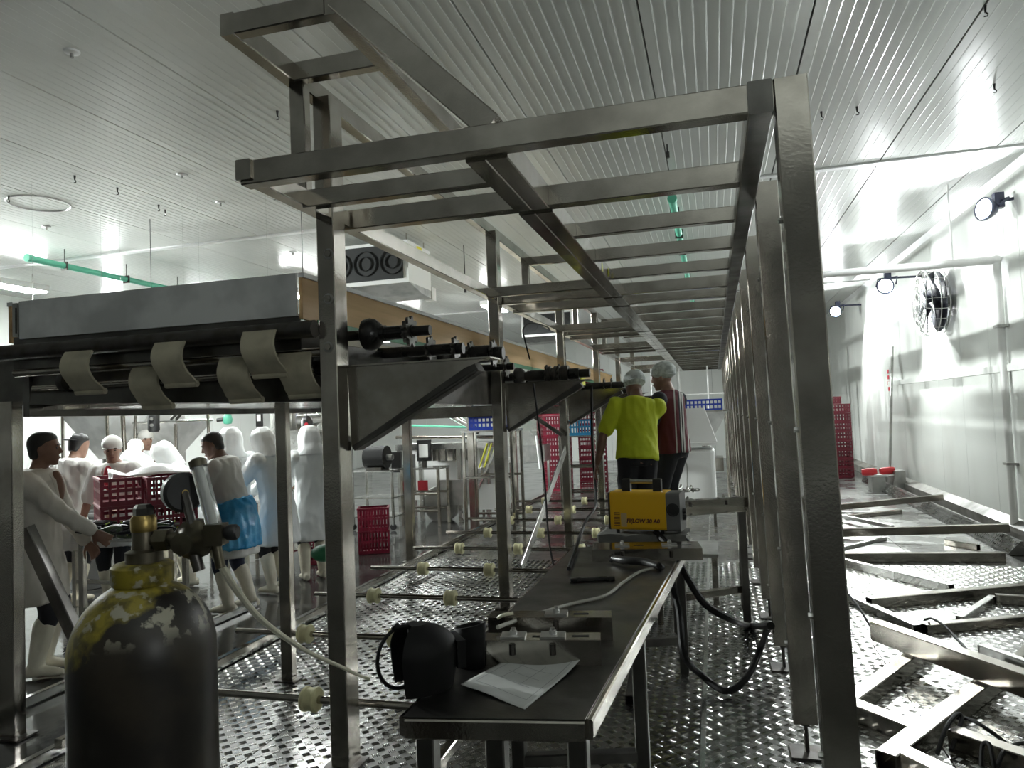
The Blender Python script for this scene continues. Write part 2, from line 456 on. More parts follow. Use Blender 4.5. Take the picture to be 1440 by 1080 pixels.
# ------------------------------------------------------------------ overhead steel frame
frame = thing('overhead_gantry', (-.8, 2.7, 0), 'tall unfinished stainless box-tube frame standing over the aisle with ladder-like roof', 'steel frame')
TOP, TH = 2.90, .10
def fr(name, p0, p1, w=.1, h=.1, m='steel', parent=frame, **k):
    return MB().sq(p0, p1, w, h, **k).build(name, m, parent)
YE = 20.6
# right-hand row of columns, feet slightly out of plumb
def bolt(mb, c, ax, r=.011, l=.014, n=6): mb.cyl(c, V(c) + V(ax) * l, r, n=n)
for i in range(15):
    y = 2.72 + i * 1.23
    zf = .16
    c = fr('column', (.365, y, zf), (.317, y, TOP), .115, .09, up=V((0, 1, 0)), m='steel')
    mb = MB(); mb.cyl((.367, y, .01), (.365, y, zf), .012, n=10); mb.cyl((.366, y, zf - .02), (.366, y, zf), .022, n=6); mb.bb((.287, y - .08, 0), (.447, y + .08, .012))
    mb.build('levelling_foot', 'iron', c)
    for zb in ((.55, 1.02, 1.66, 2.4) if i < 8 else (1.66,)):
        t = (zb - zf) / (TOP - zf); xc = .365 + (.317 - .365) * t - .0575
        mb = MB(); bolt(mb, (xc, y - .012, zb), (-1, 0, 0)); mb.build('bolt', 'steel_bright', c)
rr = fr('rail', (.215, 2.67, TOP - .06), (.215, YE, TOP - .06), .085, .12, m='steel_dark')
# left-hand columns
LX = -1.90
LCY = [3.41 + 3.0 * k for k in range(6)]
for k, y in enumerate(LCY):
    c = fr('column', (LX, y, 0), (LX, y, 3.46), .10, .13, up=V((0, 1, 0)))
    # deeper return face welded behind the front tube
    if k == 0:
        for py in (357, 420, 488):
            p = PY(462, py, y - .066); mb = MB(); bolt(mb, p, (0, -1, 0), .019, .016); mb.build('bolt', 'steel', c)
            MB().cyl(p, p + V((0, -.003, 0)), .028, n=18).build('washer', 'galv', c)
    MB().bb((LX - .09, y - .08, 0), (LX + .09, y + .08, .012)).build('base_plate', 'iron', c)
lr = fr('rail', (LX, 2.67, TOP - .045), (LX, YE, TOP - .045), .075, .09)
# centre beam: two tubes side by side, in lengths between the full cross beams
full = [2.72, 3.56, 6.55, 7.15, 9.6, 10.2, 12.6, 13.2, 15.6, 18.6, 20.55]
for y in full:
    fr('crossbeam', (LX - .02, y, TOP - .055), (.26 if y == 2.72 else .18, y, TOP - .055), .075, .105)
for a, b in zip(full[:-1], full[1:]):
    for dx in (-.045, .045):
        fr('centre_beam', (-.83 + dx, a + .04, TOP - .06), (-.83 + dx, b - .04, TOP - .06), .088, .12, m='steel')
y = 3.56
for k in range(1, 23):
    y = 3.56 + .745 * k
    if y > YE - .2 or min(abs(y - q) for q in full) < .18: continue
    fr('crossbar', (-.74, y, TOP - .05), (.175, y, TOP - .05), .06, .085)
for y in (3.12, 6.1, 9.1, 12.1):
    fr('crossbar', (LX + .03, y, TOP - .06), (-.92, y, TOP - .06), .06, .085)
# upper tier on posts
UZ = 3.50
ul = fr('upper_rail', (-1.955, 2.66, UZ), (-1.955, YE, UZ), .07, .10)
ur = fr('upper_rail', (-1.45, 2.66, UZ), (-1.45, YE, UZ), .07, .10)
for y in (2.69, 3.16, 8.0, 11.0, 14.0, 17.0):
    fr('upper_crossbar', (-1.92, y, UZ), (-1.48, y, UZ), .06, .095)
for y in (3.19, 7.75, 10.75, 13.7):
    fr('upper_post', (LX - .03, y, TOP), (LX - .03, y, UZ - .05), .085, .06, up=V((0, 1, 0)))
fr('brace', (-1.42, 2.70, 3.52), (-.80, 2.76, 2.90), .11, .12, up=V((0, 1, 0)))
# yellow paint marks on the centre beam
MB().add([V((-.738, 5.30, TOP - .11)), V((-.738, 5.36, TOP - .11)), V((-.737, 5.33, TOP - .03))], [(0, 1, 2)]).build('paint_mark', 'yellow_mark', frame)
MB().cyl((-.7375, 5.66, TOP - .06), (-.736, 5.66, TOP - .06), .035, n=14).build('paint_mark', 'yellow_mark', frame)
# brackets carrying the drive shafts: gusset plate, top flange, folded channel along the slope
def bracket(y, L=.82, z0=2.04, zb=1.62):
    yb = y + .045
    b = MB().prism([(LX + .05, yb, z0), (LX + L, yb, z0), (LX + L * .86, yb, z0 - .04), (LX + .06, yb, zb)], (0, .006, 0)).build('bracket', 'steel', frame)
    MB().bb((LX - .01, yb - .03, z0), (LX + L + .03, yb + .14, z0 + .008)).build('flange', 'steel', b)
    MB().sq((LX + .06, yb + .06, zb + .0), (LX + L * .93, yb + .06, z0 - .035), .11, .05, up=V((0, 0, 1))).build('channel', 'steel_dark', b)
    MB().sq((LX + .12, yb - .004, zb + .012), (LX + L * .93, yb - .004, z0 - .06), .012, .02).build('lip', 'steel_dark', b)
for y in LCY[:5]: bracket(y)

# ------------------------------------------------------------------ conveyor machine hung on the left columns
conv = thing('conveyor', (-3.0, 3.4, 0), 'long conveyor machine with plywood sides and galvanised end cover on steel legs', 'conveyor')
XA, XB = -3.95, -2.07
pv = MB().bb((-3.92, 3.335, 2.315), (XB, 3.35, 2.54)).build('end_cover', 'steel_sheet', conv)
MB().bb((-4.0, 3.365, 2.1), (XB, 3.375, 2.33)).build('inner_plate', 'steel_dark', conv)
MB().bb((-3.965, 3.33, 2.33), (-3.925, 3.40, 2.53)).build('end_bracket', 'galv', conv)
MB().bb((-3.935, 3.322, 2.35), (-3.929, 3.335, 2.50)).build('slot', 'iron', conv)
for X in (XB + .012, XA - .07):
    sp = MB().bb((X - .01, 3.36, 2.30), (X + .01, 15.5, 2.52)).build('side_panel', 'plywood', conv)
    MB().bb((X - .022, 3.36, 2.52), (X + .022, 15.5, 2.545)).build('cap_strip', 'trim_white', sp)
    MB().bb((X + .011, 3.5, 2.27), (X + .03, 15.5, 2.31)).build('guide_rail', 'green_rail', sp)
MB().cyl((-4.35, 3.31, 2.235), (LX - .05, 3.31, 2.235), .046, n=20).build('shaft', 'iron', conv, smooth=True)
MB().cyl((-4.0, 3.38, 2.12), (LX - .05, 3.38, 2.12), .026, n=16).build('shaft', 'steel', conv, smooth=True)
MB().cyl((-4.0, 3.50, 2.03), (LX - .05, 3.50, 2.03), .022, n=16).build('shaft', 'steel', conv, smooth=True)
# curved slats of the chain folding round the return shaft
def slat(x, w_, dy, z0):
    prof = []
    for k in range(9):
        t = k / 8
        prof.append((x + w_ * .18 * math.sin(t * 2.2), 3.27 + dy + .05 * t - .09 * math.sin(t * 3.1), z0 - .23 * t))
    vs = []
    for i, p in enumerate(prof):
        ww = w_ * (.95 if i < 7 else 1.04)
        vs += [V(p) + V((-ww / 2, 0, 0)), V(p) + V((ww / 2, 0, 0)), V(p) + V((ww / 2, .016, 0)), V(p) + V((-ww / 2, .016, 0))]
    fs = [(0, 1, 2, 3), (32, 35, 34, 33)]
    for i in range(8):
        a = i * 4
        fs += [(a + k, a + 4 + k, a + 4 + (k + 1) % 4, a + (k + 1) % 4) for k in range(4)]
    o = MB().add(vs, fs).build('chain_slat', 'slat', conv, smooth=True)
    e = V(prof[-1]); MB().cyl(e + V((-w_ / 2, .006, 0)), e + V((w_ / 2, .006, 0)), .018, n=10).build('hinge_pin', 'slat', o, smooth=True)
for x, dy, z in ((-3.42, 0, 2.21), (-2.80, -.01, 2.22), (-2.46, .08, 2.12), (-2.24, -.02, 2.24), (-2.10, .09, 2.13), (-3.05, .1, 2.11)):
    slat(x, .20, dy, z)
for x in (-3.78, -3.12, -2.05): MB().lathe((x, 3.5, 2.06), [(.0, 0), (.055, 0), (.06, .02), (.06, .05), (.04, .06), (.0, .06)], (1, 0, 0), 18).build('chain_wheel', 'black_steel', conv, smooth=True)
# dark underside pans
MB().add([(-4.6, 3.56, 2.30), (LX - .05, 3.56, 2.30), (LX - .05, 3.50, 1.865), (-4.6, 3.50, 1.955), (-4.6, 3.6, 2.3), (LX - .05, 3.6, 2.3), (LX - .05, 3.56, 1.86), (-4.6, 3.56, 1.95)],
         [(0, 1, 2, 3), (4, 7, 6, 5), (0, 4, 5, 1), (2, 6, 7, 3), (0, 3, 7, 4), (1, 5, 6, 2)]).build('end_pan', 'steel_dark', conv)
MB().bb((-4.05, 3.6, 1.90), (-2.0, 15.5, 1.94)).build('belly_pan', 'steel', conv)
MB().bb((-4.05, 3.6, 2.20), (-2.05, 15.5, 2.24)).build('belt', 'slat', conv)
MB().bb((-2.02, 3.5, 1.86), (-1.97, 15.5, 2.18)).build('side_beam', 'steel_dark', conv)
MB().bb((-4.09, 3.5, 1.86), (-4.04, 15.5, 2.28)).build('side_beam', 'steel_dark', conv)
# legs
def leg(x, y, w_, d_, z1, m='steel'):
    o = MB().sq((x, y, 0), (x, y, z1), w_, d_, up=V((0, 1, 0))).build('leg', m, conv)
    MB().bb((x - w_ * .9, y - d_ * .9, 0), (x + w_ * .9, y + d_ * .9, .01)).build('base_plate', 'iron', o); return o
leg(-4.035, 3.36, .13, .08, 1.95)
for y in (4.44,): leg(-2.89, y, .085, .06, 1.92)
for y in (8.35, 10.8, 13.3): leg(-3.68, y, .10, .08, 1.92)
for y in (6.4, 9.4, 12.4): MB().sq((-3.7, y, 1.80), (LX, y, 1.80), .06, .1).build('cross_tie', 'steel', conv)
_a = PY(36, 742, 3.45); _b = PY(112, 905, 3.6); _b = _a + (_b - _a) * (_a.z / (_a.z - _b.z)); MB().sq(_a, _b, .09, .06, up=V((0, 1, 0))).build('diagonal_brace', 'steel_dark', conv)
# drive shafts projecting over the brackets, with couplings and sprockets
def sprocket(mb, c, r, t, teeth=9):
    c = V(c); n = teeth * 4; ring = []
    for k in range(n):
        a = 2 * math.pi * k / n; q = r if k % 4 < 2 else r * .78
        ring.append(V((0, math.cos(a) * q, math.sin(a) * q)))
    mb.prism([c + p for p in ring], (t, 0, 0))
def drive(y, z, x1, coup=True, spr=(), r=.028):
    o = MB().cyl((LX - .1, y, z), (x1, y, z), r, n=18).build('drive_shaft', 'black_steel', conv, smooth=True)
    if coup:
        MB().lathe((LX + .06, y, z), [(0, 0), (.05, 0), (.085, .02), (.09, .05), (.082, .08), (.06, .105), (.045, .115), (.045, .14), (0, .14)], (1, 0, 0), 22).build('coupling', 'black_steel', o, smooth=True)
        MB().cyl((LX + .2, y, z), (x1 - .1, y, z), r * 1.35, n=18).build('sleeve', 'black_steel', o, smooth=True)
    for (sx, rr_) in spr:
        mb = MB(); sprocket(mb, (sx, y, z), rr_, .016); mb.build('sprocket', 'steel_dark', o)
    return o
drive(3.62, 2.225, -1.44, True, ((-1.56, .085), (-1.585, .065)))
drive(4.15, 2.17, -1.44, False, ((-1.66, .09), (-1.50, .075)), .034)
drive(4.75, 2.18, -1.36, True, ((-1.44, .095), (-1.60, .095)), .045)
drive(5.7, 2.15, -1.55, False, ((-1.62, .09),))
drive(6.75, 2.12, -1.1, True, ((-1.52, .1), (-1.40, .1)), .04)
drive(7.5, 2.12, -1.33, False, ((-1.45, .095), (-1.38, .095)))
drive(9.7, 2.1, -1.05, True, ((-1.4, .1), (-1.3, .1)), .035)
drive(12.7, 2.1, -1.2, True, ((-1.4, .1),), .035)
mb = MB(); mb.lathe((-1.50, 6.75, 2.12), [(0, 0), (.085, 0), (.085, .03), (.07, .035), (.07, .06), (.085, .065), (.085, .09), (.07, .1), (.07, .13), (.085, .135), (.085, .2), (0, .2)], (1, 0, 0), 22); mb.build('clutch_hub', 'iron', conv, smooth=True)
MB().lathe((-1.70, 4.4, 2.07), [(0, 0), (.035, 0), (.035, .1), (0, .1)], (1, 0, 0), 14).build('bearing_block', 'plastic_white', conv, smooth=True)
mb = MB().bb((-1.62, 8.0, 2.06), (-1.40, 8.25, 2.2)); mb.build('gear_cover', 'yellow_mark', conv)

# ------------------------------------------------------------------ roller track on the floor
track = thing('roller_track', (-2.2, 3.5, 0), 'low floor track of round rods carrying cream nylon wheels between steel rails', 'roller track')
for X, y0, y1 in ((-3.54, 1.0, 15.0), (-4.37, 1.5, 6.2)):
    MB().sq((X, y0, .03), (X, y1, .03), .05, .06).build('floor_rail', 'steel_bright', track)
MB().sq((-1.30, 3.0, .17), (-1.30, 14.0, .17), .05, .05).build('side_rail', 'steel', track)
MB().sq((-3.30, 3.0, .17), (-3.30, 14.0, .17), .05, .05).build('side_rail', 'steel', track)
for y in (3.2, 6.0, 9.0, 12.0):
    for X in (-1.30, -3.30): MB().sq((X, y, 0), (X, y, .15), .05, .05).build('stub_leg', 'steel', track)
for k in range(9):
    y = 3.57 + 1.09 * k
    rod = MB().cyl((-3.46, y, .25), (-1.25, y, .25), .021, n=14).build('rod', 'steel', track, smooth=True)
    for X in (-2.89, -2.19, -1.48):
        MB().lathe((X - .045, y, .25), [(.022, 0), (.058, 0), (.066, .008), (.066, .02), (.06, .026), (.06, .064), (.066, .07), (.066, .082), (.058, .09), (.022, .09)], (1, 0, 0), 20).build('wheel', 'nylon', rod, smooth=True)

# ------------------------------------------------------------------ work table with the welder
TZ = .85
A0, B0 = PZ(566, 1008, TZ), PZ(822, 1012, TZ)
A1, B1 = PZ(806, 770, TZ), PZ(966, 762, TZ)
tb = thing('work_table', ((A0 + B0 + A1 + B1) / 4) * 1.0 - V((0, 0, TZ)), 'long narrow dull steel work table carrying the yellow welder and drawings', 'table')
ORG[tb].z = 0; tb.location.z = 0
def quadslab(a, b, c, d, t, mb=None): return (mb or MB()).prism([a, b, c, d], (0, 0, -t))
quadslab(A0, B0, B1, A1, .004).build('tabletop', 'steel_dark', tb)
dz = V((0, 0, .036))
for p, q in ((A0, B0), (B0, B1), (B1, A1), (A1, A0)):
    ctr = (A0 + B0 + A1 + B1) / 4
    i = lambda u: u + (ctr - u) * .035
    MB().sq(p - dz + (ctr - p).normalized() * .02, q - dz + (ctr - q).normalized() * .02, .05, .06).build('apron', 'steel', tb)
for t_ in (.03, .40, .97):
    for P0, P1, sgn in ((A0, A1, 1), (B0, B1, -1)):
        p = P0.lerp(P1, t_) + V((sgn * .045, 0, 0)); MB().sq((p.x, p.y, 0), (p.x, p.y, TZ - .06), .06, .06, up=V((0, 1, 0))).build('leg', 'steel_dark', tb)
pm = A0.lerp(B0, .5); pm2 = A1.lerp(B1, .5)
for t_ in (.40, .97):
    p, q = A0.lerp(A1, t_), B0.lerp(B1, t_)
    MB().sq((p.x + .05, p.y, .22), (q.x - .05, q.y, .22), .05, .05).build('stretcher', 'steel_dark', tb)
mb = MB().sq(pm + V((0, .04, -.06)), V((pm.x, pm.y + .04, 0)), .06, .06, up=V((0, 1, 0))); mb.build('leg', 'steel_dark', tb)

# slotted channels bolted together, lying on the table
def channel(p, q, label, zb=TZ, h=.09, w_=.10, blocks=(.3, .62), name='slotted_channel', group=None):
    p, q = V(p), V(q); p.z = q.z = zb; d = (q - p).normalized(); n = V((-d.y, d.x, 0)); L = (q - p).length
    c = thing(name, (p + q) / 2, label, 'channel', group)
    mb = MB()
    R = Matrix((d, n, ZUP)).transposed()
    mid = (p + q) / 2
    mb.box(mid + V((0, 0, h / 2)) - n * w_ / 2, (L, .006, h), R)
    mb.box(mid + V((0, 0, h - .003)), (L, w_, .006), R)
    mb.box(mid + V((0, 0, .003)), (L, w_, .006), R)
    mb.build('web', 'steel', c)
    for t_ in blocks:
        s_ = p + d * L * t_ + V((0, 0, h))
        MB().box(s_ + V((0, 0, .004)), (.09, .07, .008), R).build('clamp_plate', 'galv', c)
        m2 = MB().cyl(s_ + V((0, 0, .008)), s_ + V((0, 0, .022)), .014, n=6); m2.cyl(s_ + V((0, 0, .022)), s_ + V((0, 0, .032)), .008, n=10); m2.build('bolt', 'galv', c)
        m3 = MB().cyl(s_ - n * (w_ / 2 + .004) - V((0, 0, .012)), s_ - n * (w_ / 2 + .004) - V((0, 0, .05)), .012, n=8); m3.build('bolt_shank', 'iron', c)
        MB().box(s_ + d * .1 + V((0, 0, .0006)), (.06, .016, .0014), R).build('slot', 'rubber', c)
    return c
channel(PZ(672, 930, TZ), PZ(846, 930, TZ), 'bolted slotted steel channel lying beside the paper drawing', w_=.09)
channel(PZ(690, 895, TZ), PZ(862, 895, TZ), 'slotted steel channel lying behind the clamped one near the table middle', blocks=(.55,), w_=.10)
channel(PZ(834, 784, TZ), PZ(985, 782, TZ), 'steel channel tray on the table directly under the yellow welder', blocks=(.28, .72), h=.07, w_=.24, name='channel_tray')
WB = TZ + .07
# dark flat bar
p, q = PZ(802, 819, TZ), PZ(864, 816, TZ)
MB().sq(p + V((0, 0, .012)), q + V((0, 0, .012)), .03, .02).build('flat_bar', 'black_steel', None, label='short dark flat bar lying on the table top beside the pale hose', cat='steel bar')
# ------------------------------------------------------------------ welder
wl = PD(895, 742, 4.9)
WLOC = V((-.50, wl.y, WB + .026))
welder = thing('welding_machine', WLOC, 'bright yellow inverter welder with black handle and grey front panel', 'welder', rz=math.radians(-8))
# local: length along x (.47), depth y (.2), height z (.27)
def rbox(a, b, r=.012):
    a, b = V(a), V(b); mb = MB()
    x0, x1, z0, z1 = a.x, b.x, a.z, b.z; pts = []
    for cx, cz, s0 in ((x1 - r, z1 - r, 0), (x0 + r, z1 - r, 90), (x0 + r, z0 + r, 180), (x1 - r, z0 + r, 270)):
        for k in range(4):
            an = math.radians(s0 + k * 30); pts.append(V((cx + r * math.cos(an), a.y, cz + r * math.sin(an))))
    return mb.prism(pts, (0, b.y - a.y, 0))
def rboxx(a, b, r=.02):
    # rounded along the x axis
    a, b = V(a), V(b); pts = []
    for cy, cz, s0 in ((b.y - r, b.z - r, 0), (a.y + r, b.z - r, 90), (a.y + r, a.z + r, 180), (b.y - r, a.z + r, 270)):
        for k in range(4):
            an = math.radians(s0 + k * 30); pts.append(V((a.x, cy + r * math.cos(an), cz + r * math.sin(an))))
    return MB().prism(pts, (b.x - a.x, 0, 0))
case = rboxx((-.19, -.10, .012), (.185, .10, .262), .022).build('case', 'yellow_case', welder, local=True, smooth=True)
rboxx((.185, -.098, .008), (.275, .098, .258), .02).build('front_panel', 'panel_grey', welder, local=True, smooth=True)
rboxx((-.205, -.096, .01), (-.19, .096, .258), .02).build('rear_panel', 'black_plastic', welder, local=True, smooth=True)
mb = MB()
mb.lathe((.23, -.0985, .15), [(0, 0), (.043, 0), (.043, .004), (.034, .005), (.034, .002), (0, .002)], (0, -1, 0), 22); mb.build('side_grille', 'black_plastic', welder, local=True, smooth=True)
for k in range(9):
    MB().bb((-.165, -.1015, .04 + k * .0105), (-.125, -.099, .0445 + k * .0105)).build('vent_slot', 'print_dark', case, local=True)
MB().bb((-.118, -.1008, .035), (-.078, -.0995, .125)).build('warning_decal', 'wood_light', case, local=True)
hb = MB().cyl((-.075, 0, .325), (.105, 0, .325), .014, n=14).build('handle', 'galv', welder, local=True, smooth=True)
for x0 in (-.095, .115): MB().bb((x0 - .028, -.022, .255), (x0 + .028, .022, .342)).build('handle_post', 'black_plastic', hb, local=True)
for z_ in (.06, .1): MB().lathe((.276, 0, z_ + .03), [(0, 0), (.02, 0), (.018, .02), (0, .02)], (1, 0, 0), 14).build('dial', 'black_plastic', welder, local=True, smooth=True)
for x_ in (-.15, .15):
    for y_ in (-.07, .07): MB().cyl((x_, y_, -.014), (x_, y_, .014), .012, n=10).build('rubber_foot', 'rubber', welder, local=True)
def text(body, size, parent, loc, rot, m, ext=.0004, shear=0.0, name='lettering'):
    cu = bpy.data.curves.new(name, 'FONT'); cu.body = body; cu.size = size; cu.extrude = ext; cu.shear = shear; cu.offset = size * .045
    cu.align_x = 'CENTER'
    o = bpy.data.objects.new(name, cu); COL.objects.link(o)
    dg = bpy.context.evaluated_depsgraph_get(); me = bpy.data.meshes.new_from_object(o.evaluated_get(dg))
    bpy.data.objects.remove(o)
    o = bpy.data.objects.new(name, me); COL.objects.link(o); me.materials.clear(); me.materials.append(M[m])
    o.parent = parent; o.location = loc; o.rotation_euler = rot; ORG[o] = ORG.get(parent, V((0, 0, 0))); return o
text('FI(LOW 30 A0', .036, case, (.03, -.1008, .062), (math.pi / 2, 0, 0), 'print_dark', shear=.15)
# crumpled cloth draped over the tray under the welder
vs = []; fs = []; nx, ny = 34, 22; zt = WB + .007
for i in range(nx):
    for j in range(ny):
        u, v = (i / (nx - 1) - .5) * .58, (j / (ny - 1) - .5) * .40
        ov = max(0, -v - .125) + max(0, v - .17)
        vv = max(-.125 - .18 * max(0, -v - .125), min(v, .17))
        z = zt + .003 + .004 * (1 + math.sin(31 * u + 2 * math.sin(17 * v)) * math.cos(23 * v)) - ov * .75 - (.01 * math.sin(24 * u) if ov > .01 else 0)
        vs.append(V((WLOC.x + .01 + u + .01 * math.sin(14 * v), WLOC.y + vv + .006 * math.sin(19 * u) * (ov > .01), z)))
for i in range(nx - 1):
    for j in range(ny - 1):
        a = i * ny + j; fs.append((a, a + ny, a + ny + 1, a + 1))
o = MB().add(vs, fs).build('rag', 'rag', None, smooth=True, label='crumpled grey rag spread under the yellow welder', cat='rag')
sm = o.modifiers.new('thickness', 'SOLIDIFY'); sm.thickness = .003
# torch lying on the table and its thick cables
tp = [PZ(702, 790, 0.0)]
tq = [PZ(866, 786, TZ), PZ(835, 778, TZ), PZ(940, 798, TZ)]
torch = thing('welding_torch', PZ(880, 790, TZ), 'black welding torch lying on the table in front of the tray', 'torch')
hp = [PZ(862, 785, TZ + .03), PZ(880, 788, TZ + .035), PZ(905, 790, TZ + .035), PZ(926, 796, TZ + .03)]
MB().sweep(smoothpath(hp), [.017 + .006 * math.sin(i / 24 * 3.1) for i in range(25)], 10).build('grip', 'black_plastic', torch, smooth=True)
MB().cyl(hp[0], PZ(858, 790, TZ + .012), .012, .009, 12).build('nozzle', 'black_plastic', torch, smooth=True)
def cable(name, pts, r, m, label, cat='cable', n=8, group=None):
    return MB().sweep(smoothpath(pts, 10), r, n).build(name, m, None, smooth=True, label=label, cat=cat, group=group)
XCOL = .30
e0 = PX(1080, 882, XCOL - .06)
cable('welding_cable', [PZ(926, 796, TZ + .03), PY(942, 812, 4.55), PY(955, 860, 4.5), PY(962, 920, 4.3), PZ(985, 955, .08) + V((0, 0, .03)), PZ(1022, 972, .04), PZ(1052, 950, .10), PX(1070, 910, .22), e0], .021, 'rubber', 'thick black torch cable looping down from the table to the floor plates')
e1 = PX(1084, 880, XCOL - .06)
cable('earth_cable', [PY(922, 748, 4.9), PY(945, 775, 4.75), PY(968, 815, 4.65), PY(992, 850, 4.6), PY(1030, 872, 4.7), PX(1055, 880, .2), e1], .022, 'rubber', 'thick black cable running from the welder front to the column row')
# the pale hose over the table
cable('gas_hose', [PZ(700, 882, TZ + .11), PZ(740, 868, TZ + .06), PZ(800, 850, TZ + .012), PZ(850, 838, TZ + .012), PZ(875, 820, TZ + .012), PZ(900, 804, TZ + .012), PZ(928, 797, TZ + .015)], .008, 'hose_grey', 'pale grey gas hose lying slack along the table top')
cable('rope', [PZ(684, 888, .78), PZ(694, 876, TZ + .05), PZ(705, 866, TZ + .1), PZ(722, 862, TZ + .11)], .007, 'hose', 'short cream rope end hanging over the table edge by the slotted channel', 'rope')
# vertical black cables hanging from the shafts
cable('hanging_cable', [(-1.13, 7.0, 2.0), (-1.14, 6.95, 1.4), (-1.12, 6.9, .9), (-1.0, 5.6, .9), PZ(800, 800, TZ + .02)], .012, 'rubber', 'straight black cable hanging from the shaft by the third bracket')
cable('power_cord', [PX(750, 540, -1.45), PX(758, 600, -1.4), PX(766, 680, -1.35), PX(772, 760, -1.32), PX(784, 820, -1.25)], .008, 'rubber', 'thin black cord hanging below the second bracket')
cable('sensor_lead', [PX(690 + 55, 505, -1.5), PX(738, 478, -1.5), PX(736, 462, -1.5), PX(748, 454, -1.5), PX(770, 460, -1.6), PX(772, 464, -1.62)], .007, 'rubber', 'short black lead curling up from a drive shaft', 'cable')

# ------------------------------------------------------------------ helmet, pad, drawing
HL = PZ(572, 974, TZ)
hel = thing('welding_helmet', HL, 'black welding helmet lying on its side with its head strap ring showing', 'helmet')
# face shield: deep curved shell, open towards the left, with the visor box at its far right
hc = HL + V((.02, .04, .108)); ax = V((.80, .60, 0)).normalized()
sd_ = ax.cross(ZUP).normalized(); up2 = ZUP
R_ = Matrix((ax, sd_, up2)).transposed()
vs = []; fs = []; nu, nv = 26, 18
for layer in (1.0, .955):
    for j in range(nv):
        t_ = j / (nv - 1)
        for i in range(nu):
            a_ = math.radians(-118 + 236 * i / (nu - 1))
            # plan section: rounded wrap-around; height: chin tapers, crown rounds over
            zz = -.106 + .212 * t_
            sc = (math.sqrt(max(.02, 1 - (max(0, t_ - .5) / .52) ** 2)) - .18 * (1 - t_) ** 2) * layer
            vs.append(hc + ax * (.150 * math.cos(a_) * sc) + sd_ * (.112 * math.sin(a_) * sc) + up2 * zz * (.985 if layer < 1 else 1))
for l in range(2):
    o_ = l * nu * nv
    for j in range(nv - 1):
        for i in range(nu - 1): q = o_ + j * nu + i; fs.append((q, q + 1, q + nu + 1, q + nu))
n_ = nu * nv
for j in range(nv - 1):
    for i in (0, nu - 1): q = j * nu + i; fs.append((q, q + nu, q + nu + n_, q + n_))
for j in (0, nv - 1):
    for i in range(nu - 1): q = j * nu + i; fs.append((q, q + 1, q + 1 + n_, q + n_))
fs.append(tuple(n_ - nu + i for i in range(nu)))
MB().add(vs, fs).build('shell', 'matte_black', hel, smooth=True, angle=50)
MB().box(hc + ax * .142 + up2 * .0, (.03, .12, .09), R_).build('visor_frame', 'matte_black', hel)
MB().box(hc + ax * .158 + up2 * .0, (.004, .1, .07), R_).build('lens', 'matte_black', hel)
rc = hc - ax * .045 - sd_ * .01
pl = (V((-.55, -.75, 0))).normalized()
ring = [rc + pl * (.092 * math.cos(a)) + up2 * (.100 * math.sin(a)) for a in [2 * math.pi * k / 32 for k in range(32)]]
MB().sweep(ring, .0065, 8, True).build('head_strap', 'matte_black', hel, smooth=True)
crown = [rc + up2 * (.10 * math.cos(a)) + ax * (.085 * math.sin(a)) for a in [math.pi * k / 14 for k in range(15)]]
MB().sweep(crown, .008, 6).build('crown_strap', 'matte_black', hel, smooth=True)
MB().box(rc + ax * .03 - sd_ * .0, (.014, .012, .19), R_).build('suspension_bar', 'matte_black', hel)
MB().box(rc + ax * .045 - up2 * .055, (.03, .006, .03), R_).build('adjuster', 'galv', hel)
MB().lathe(hc - ax * .062 + up2 * .100, [(0, 0), (.016, 0), (.014, .014), (0, .016)], (-.6, -.2, .7), 12).build('pivot_knob', 'matte_black', hel, smooth=True)
PB = PZ(663, 938, TZ)
gl = thing('leather_cuff', PB, 'stiff black cuff standing upright beside the helmet', 'cuff')
mb = MB(); k = 24; vs = []
for zz, rr1 in ((0, .05), (.05, .053), (.10, .056), (.15, .06)):
    for i in range(k):
        a = 2 * math.pi * i / k; vs.append(PB + V((rr1 * math.cos(a), rr1 * .62 * math.sin(a), zz + (.012 * math.cos(a) if zz > .1 else 0))))
fs = [(r_ * k + i, r_ * k + (i + 1) % k, (r_ + 1) * k + (i + 1) % k, (r_ + 1) * k + i) for r_ in range(3) for i in range(k)]
o = MB().add(vs, fs).build('sleeve', 'matte_black', gl, smooth=True); sm = o.modifiers.new('thickness', 'SOLIDIFY'); sm.thickness = .006
MB().bb(PB + V((-.052, -.012, .02)), PB + V((-.045, .012, .13))).build('strap', 'matte_black', gl)
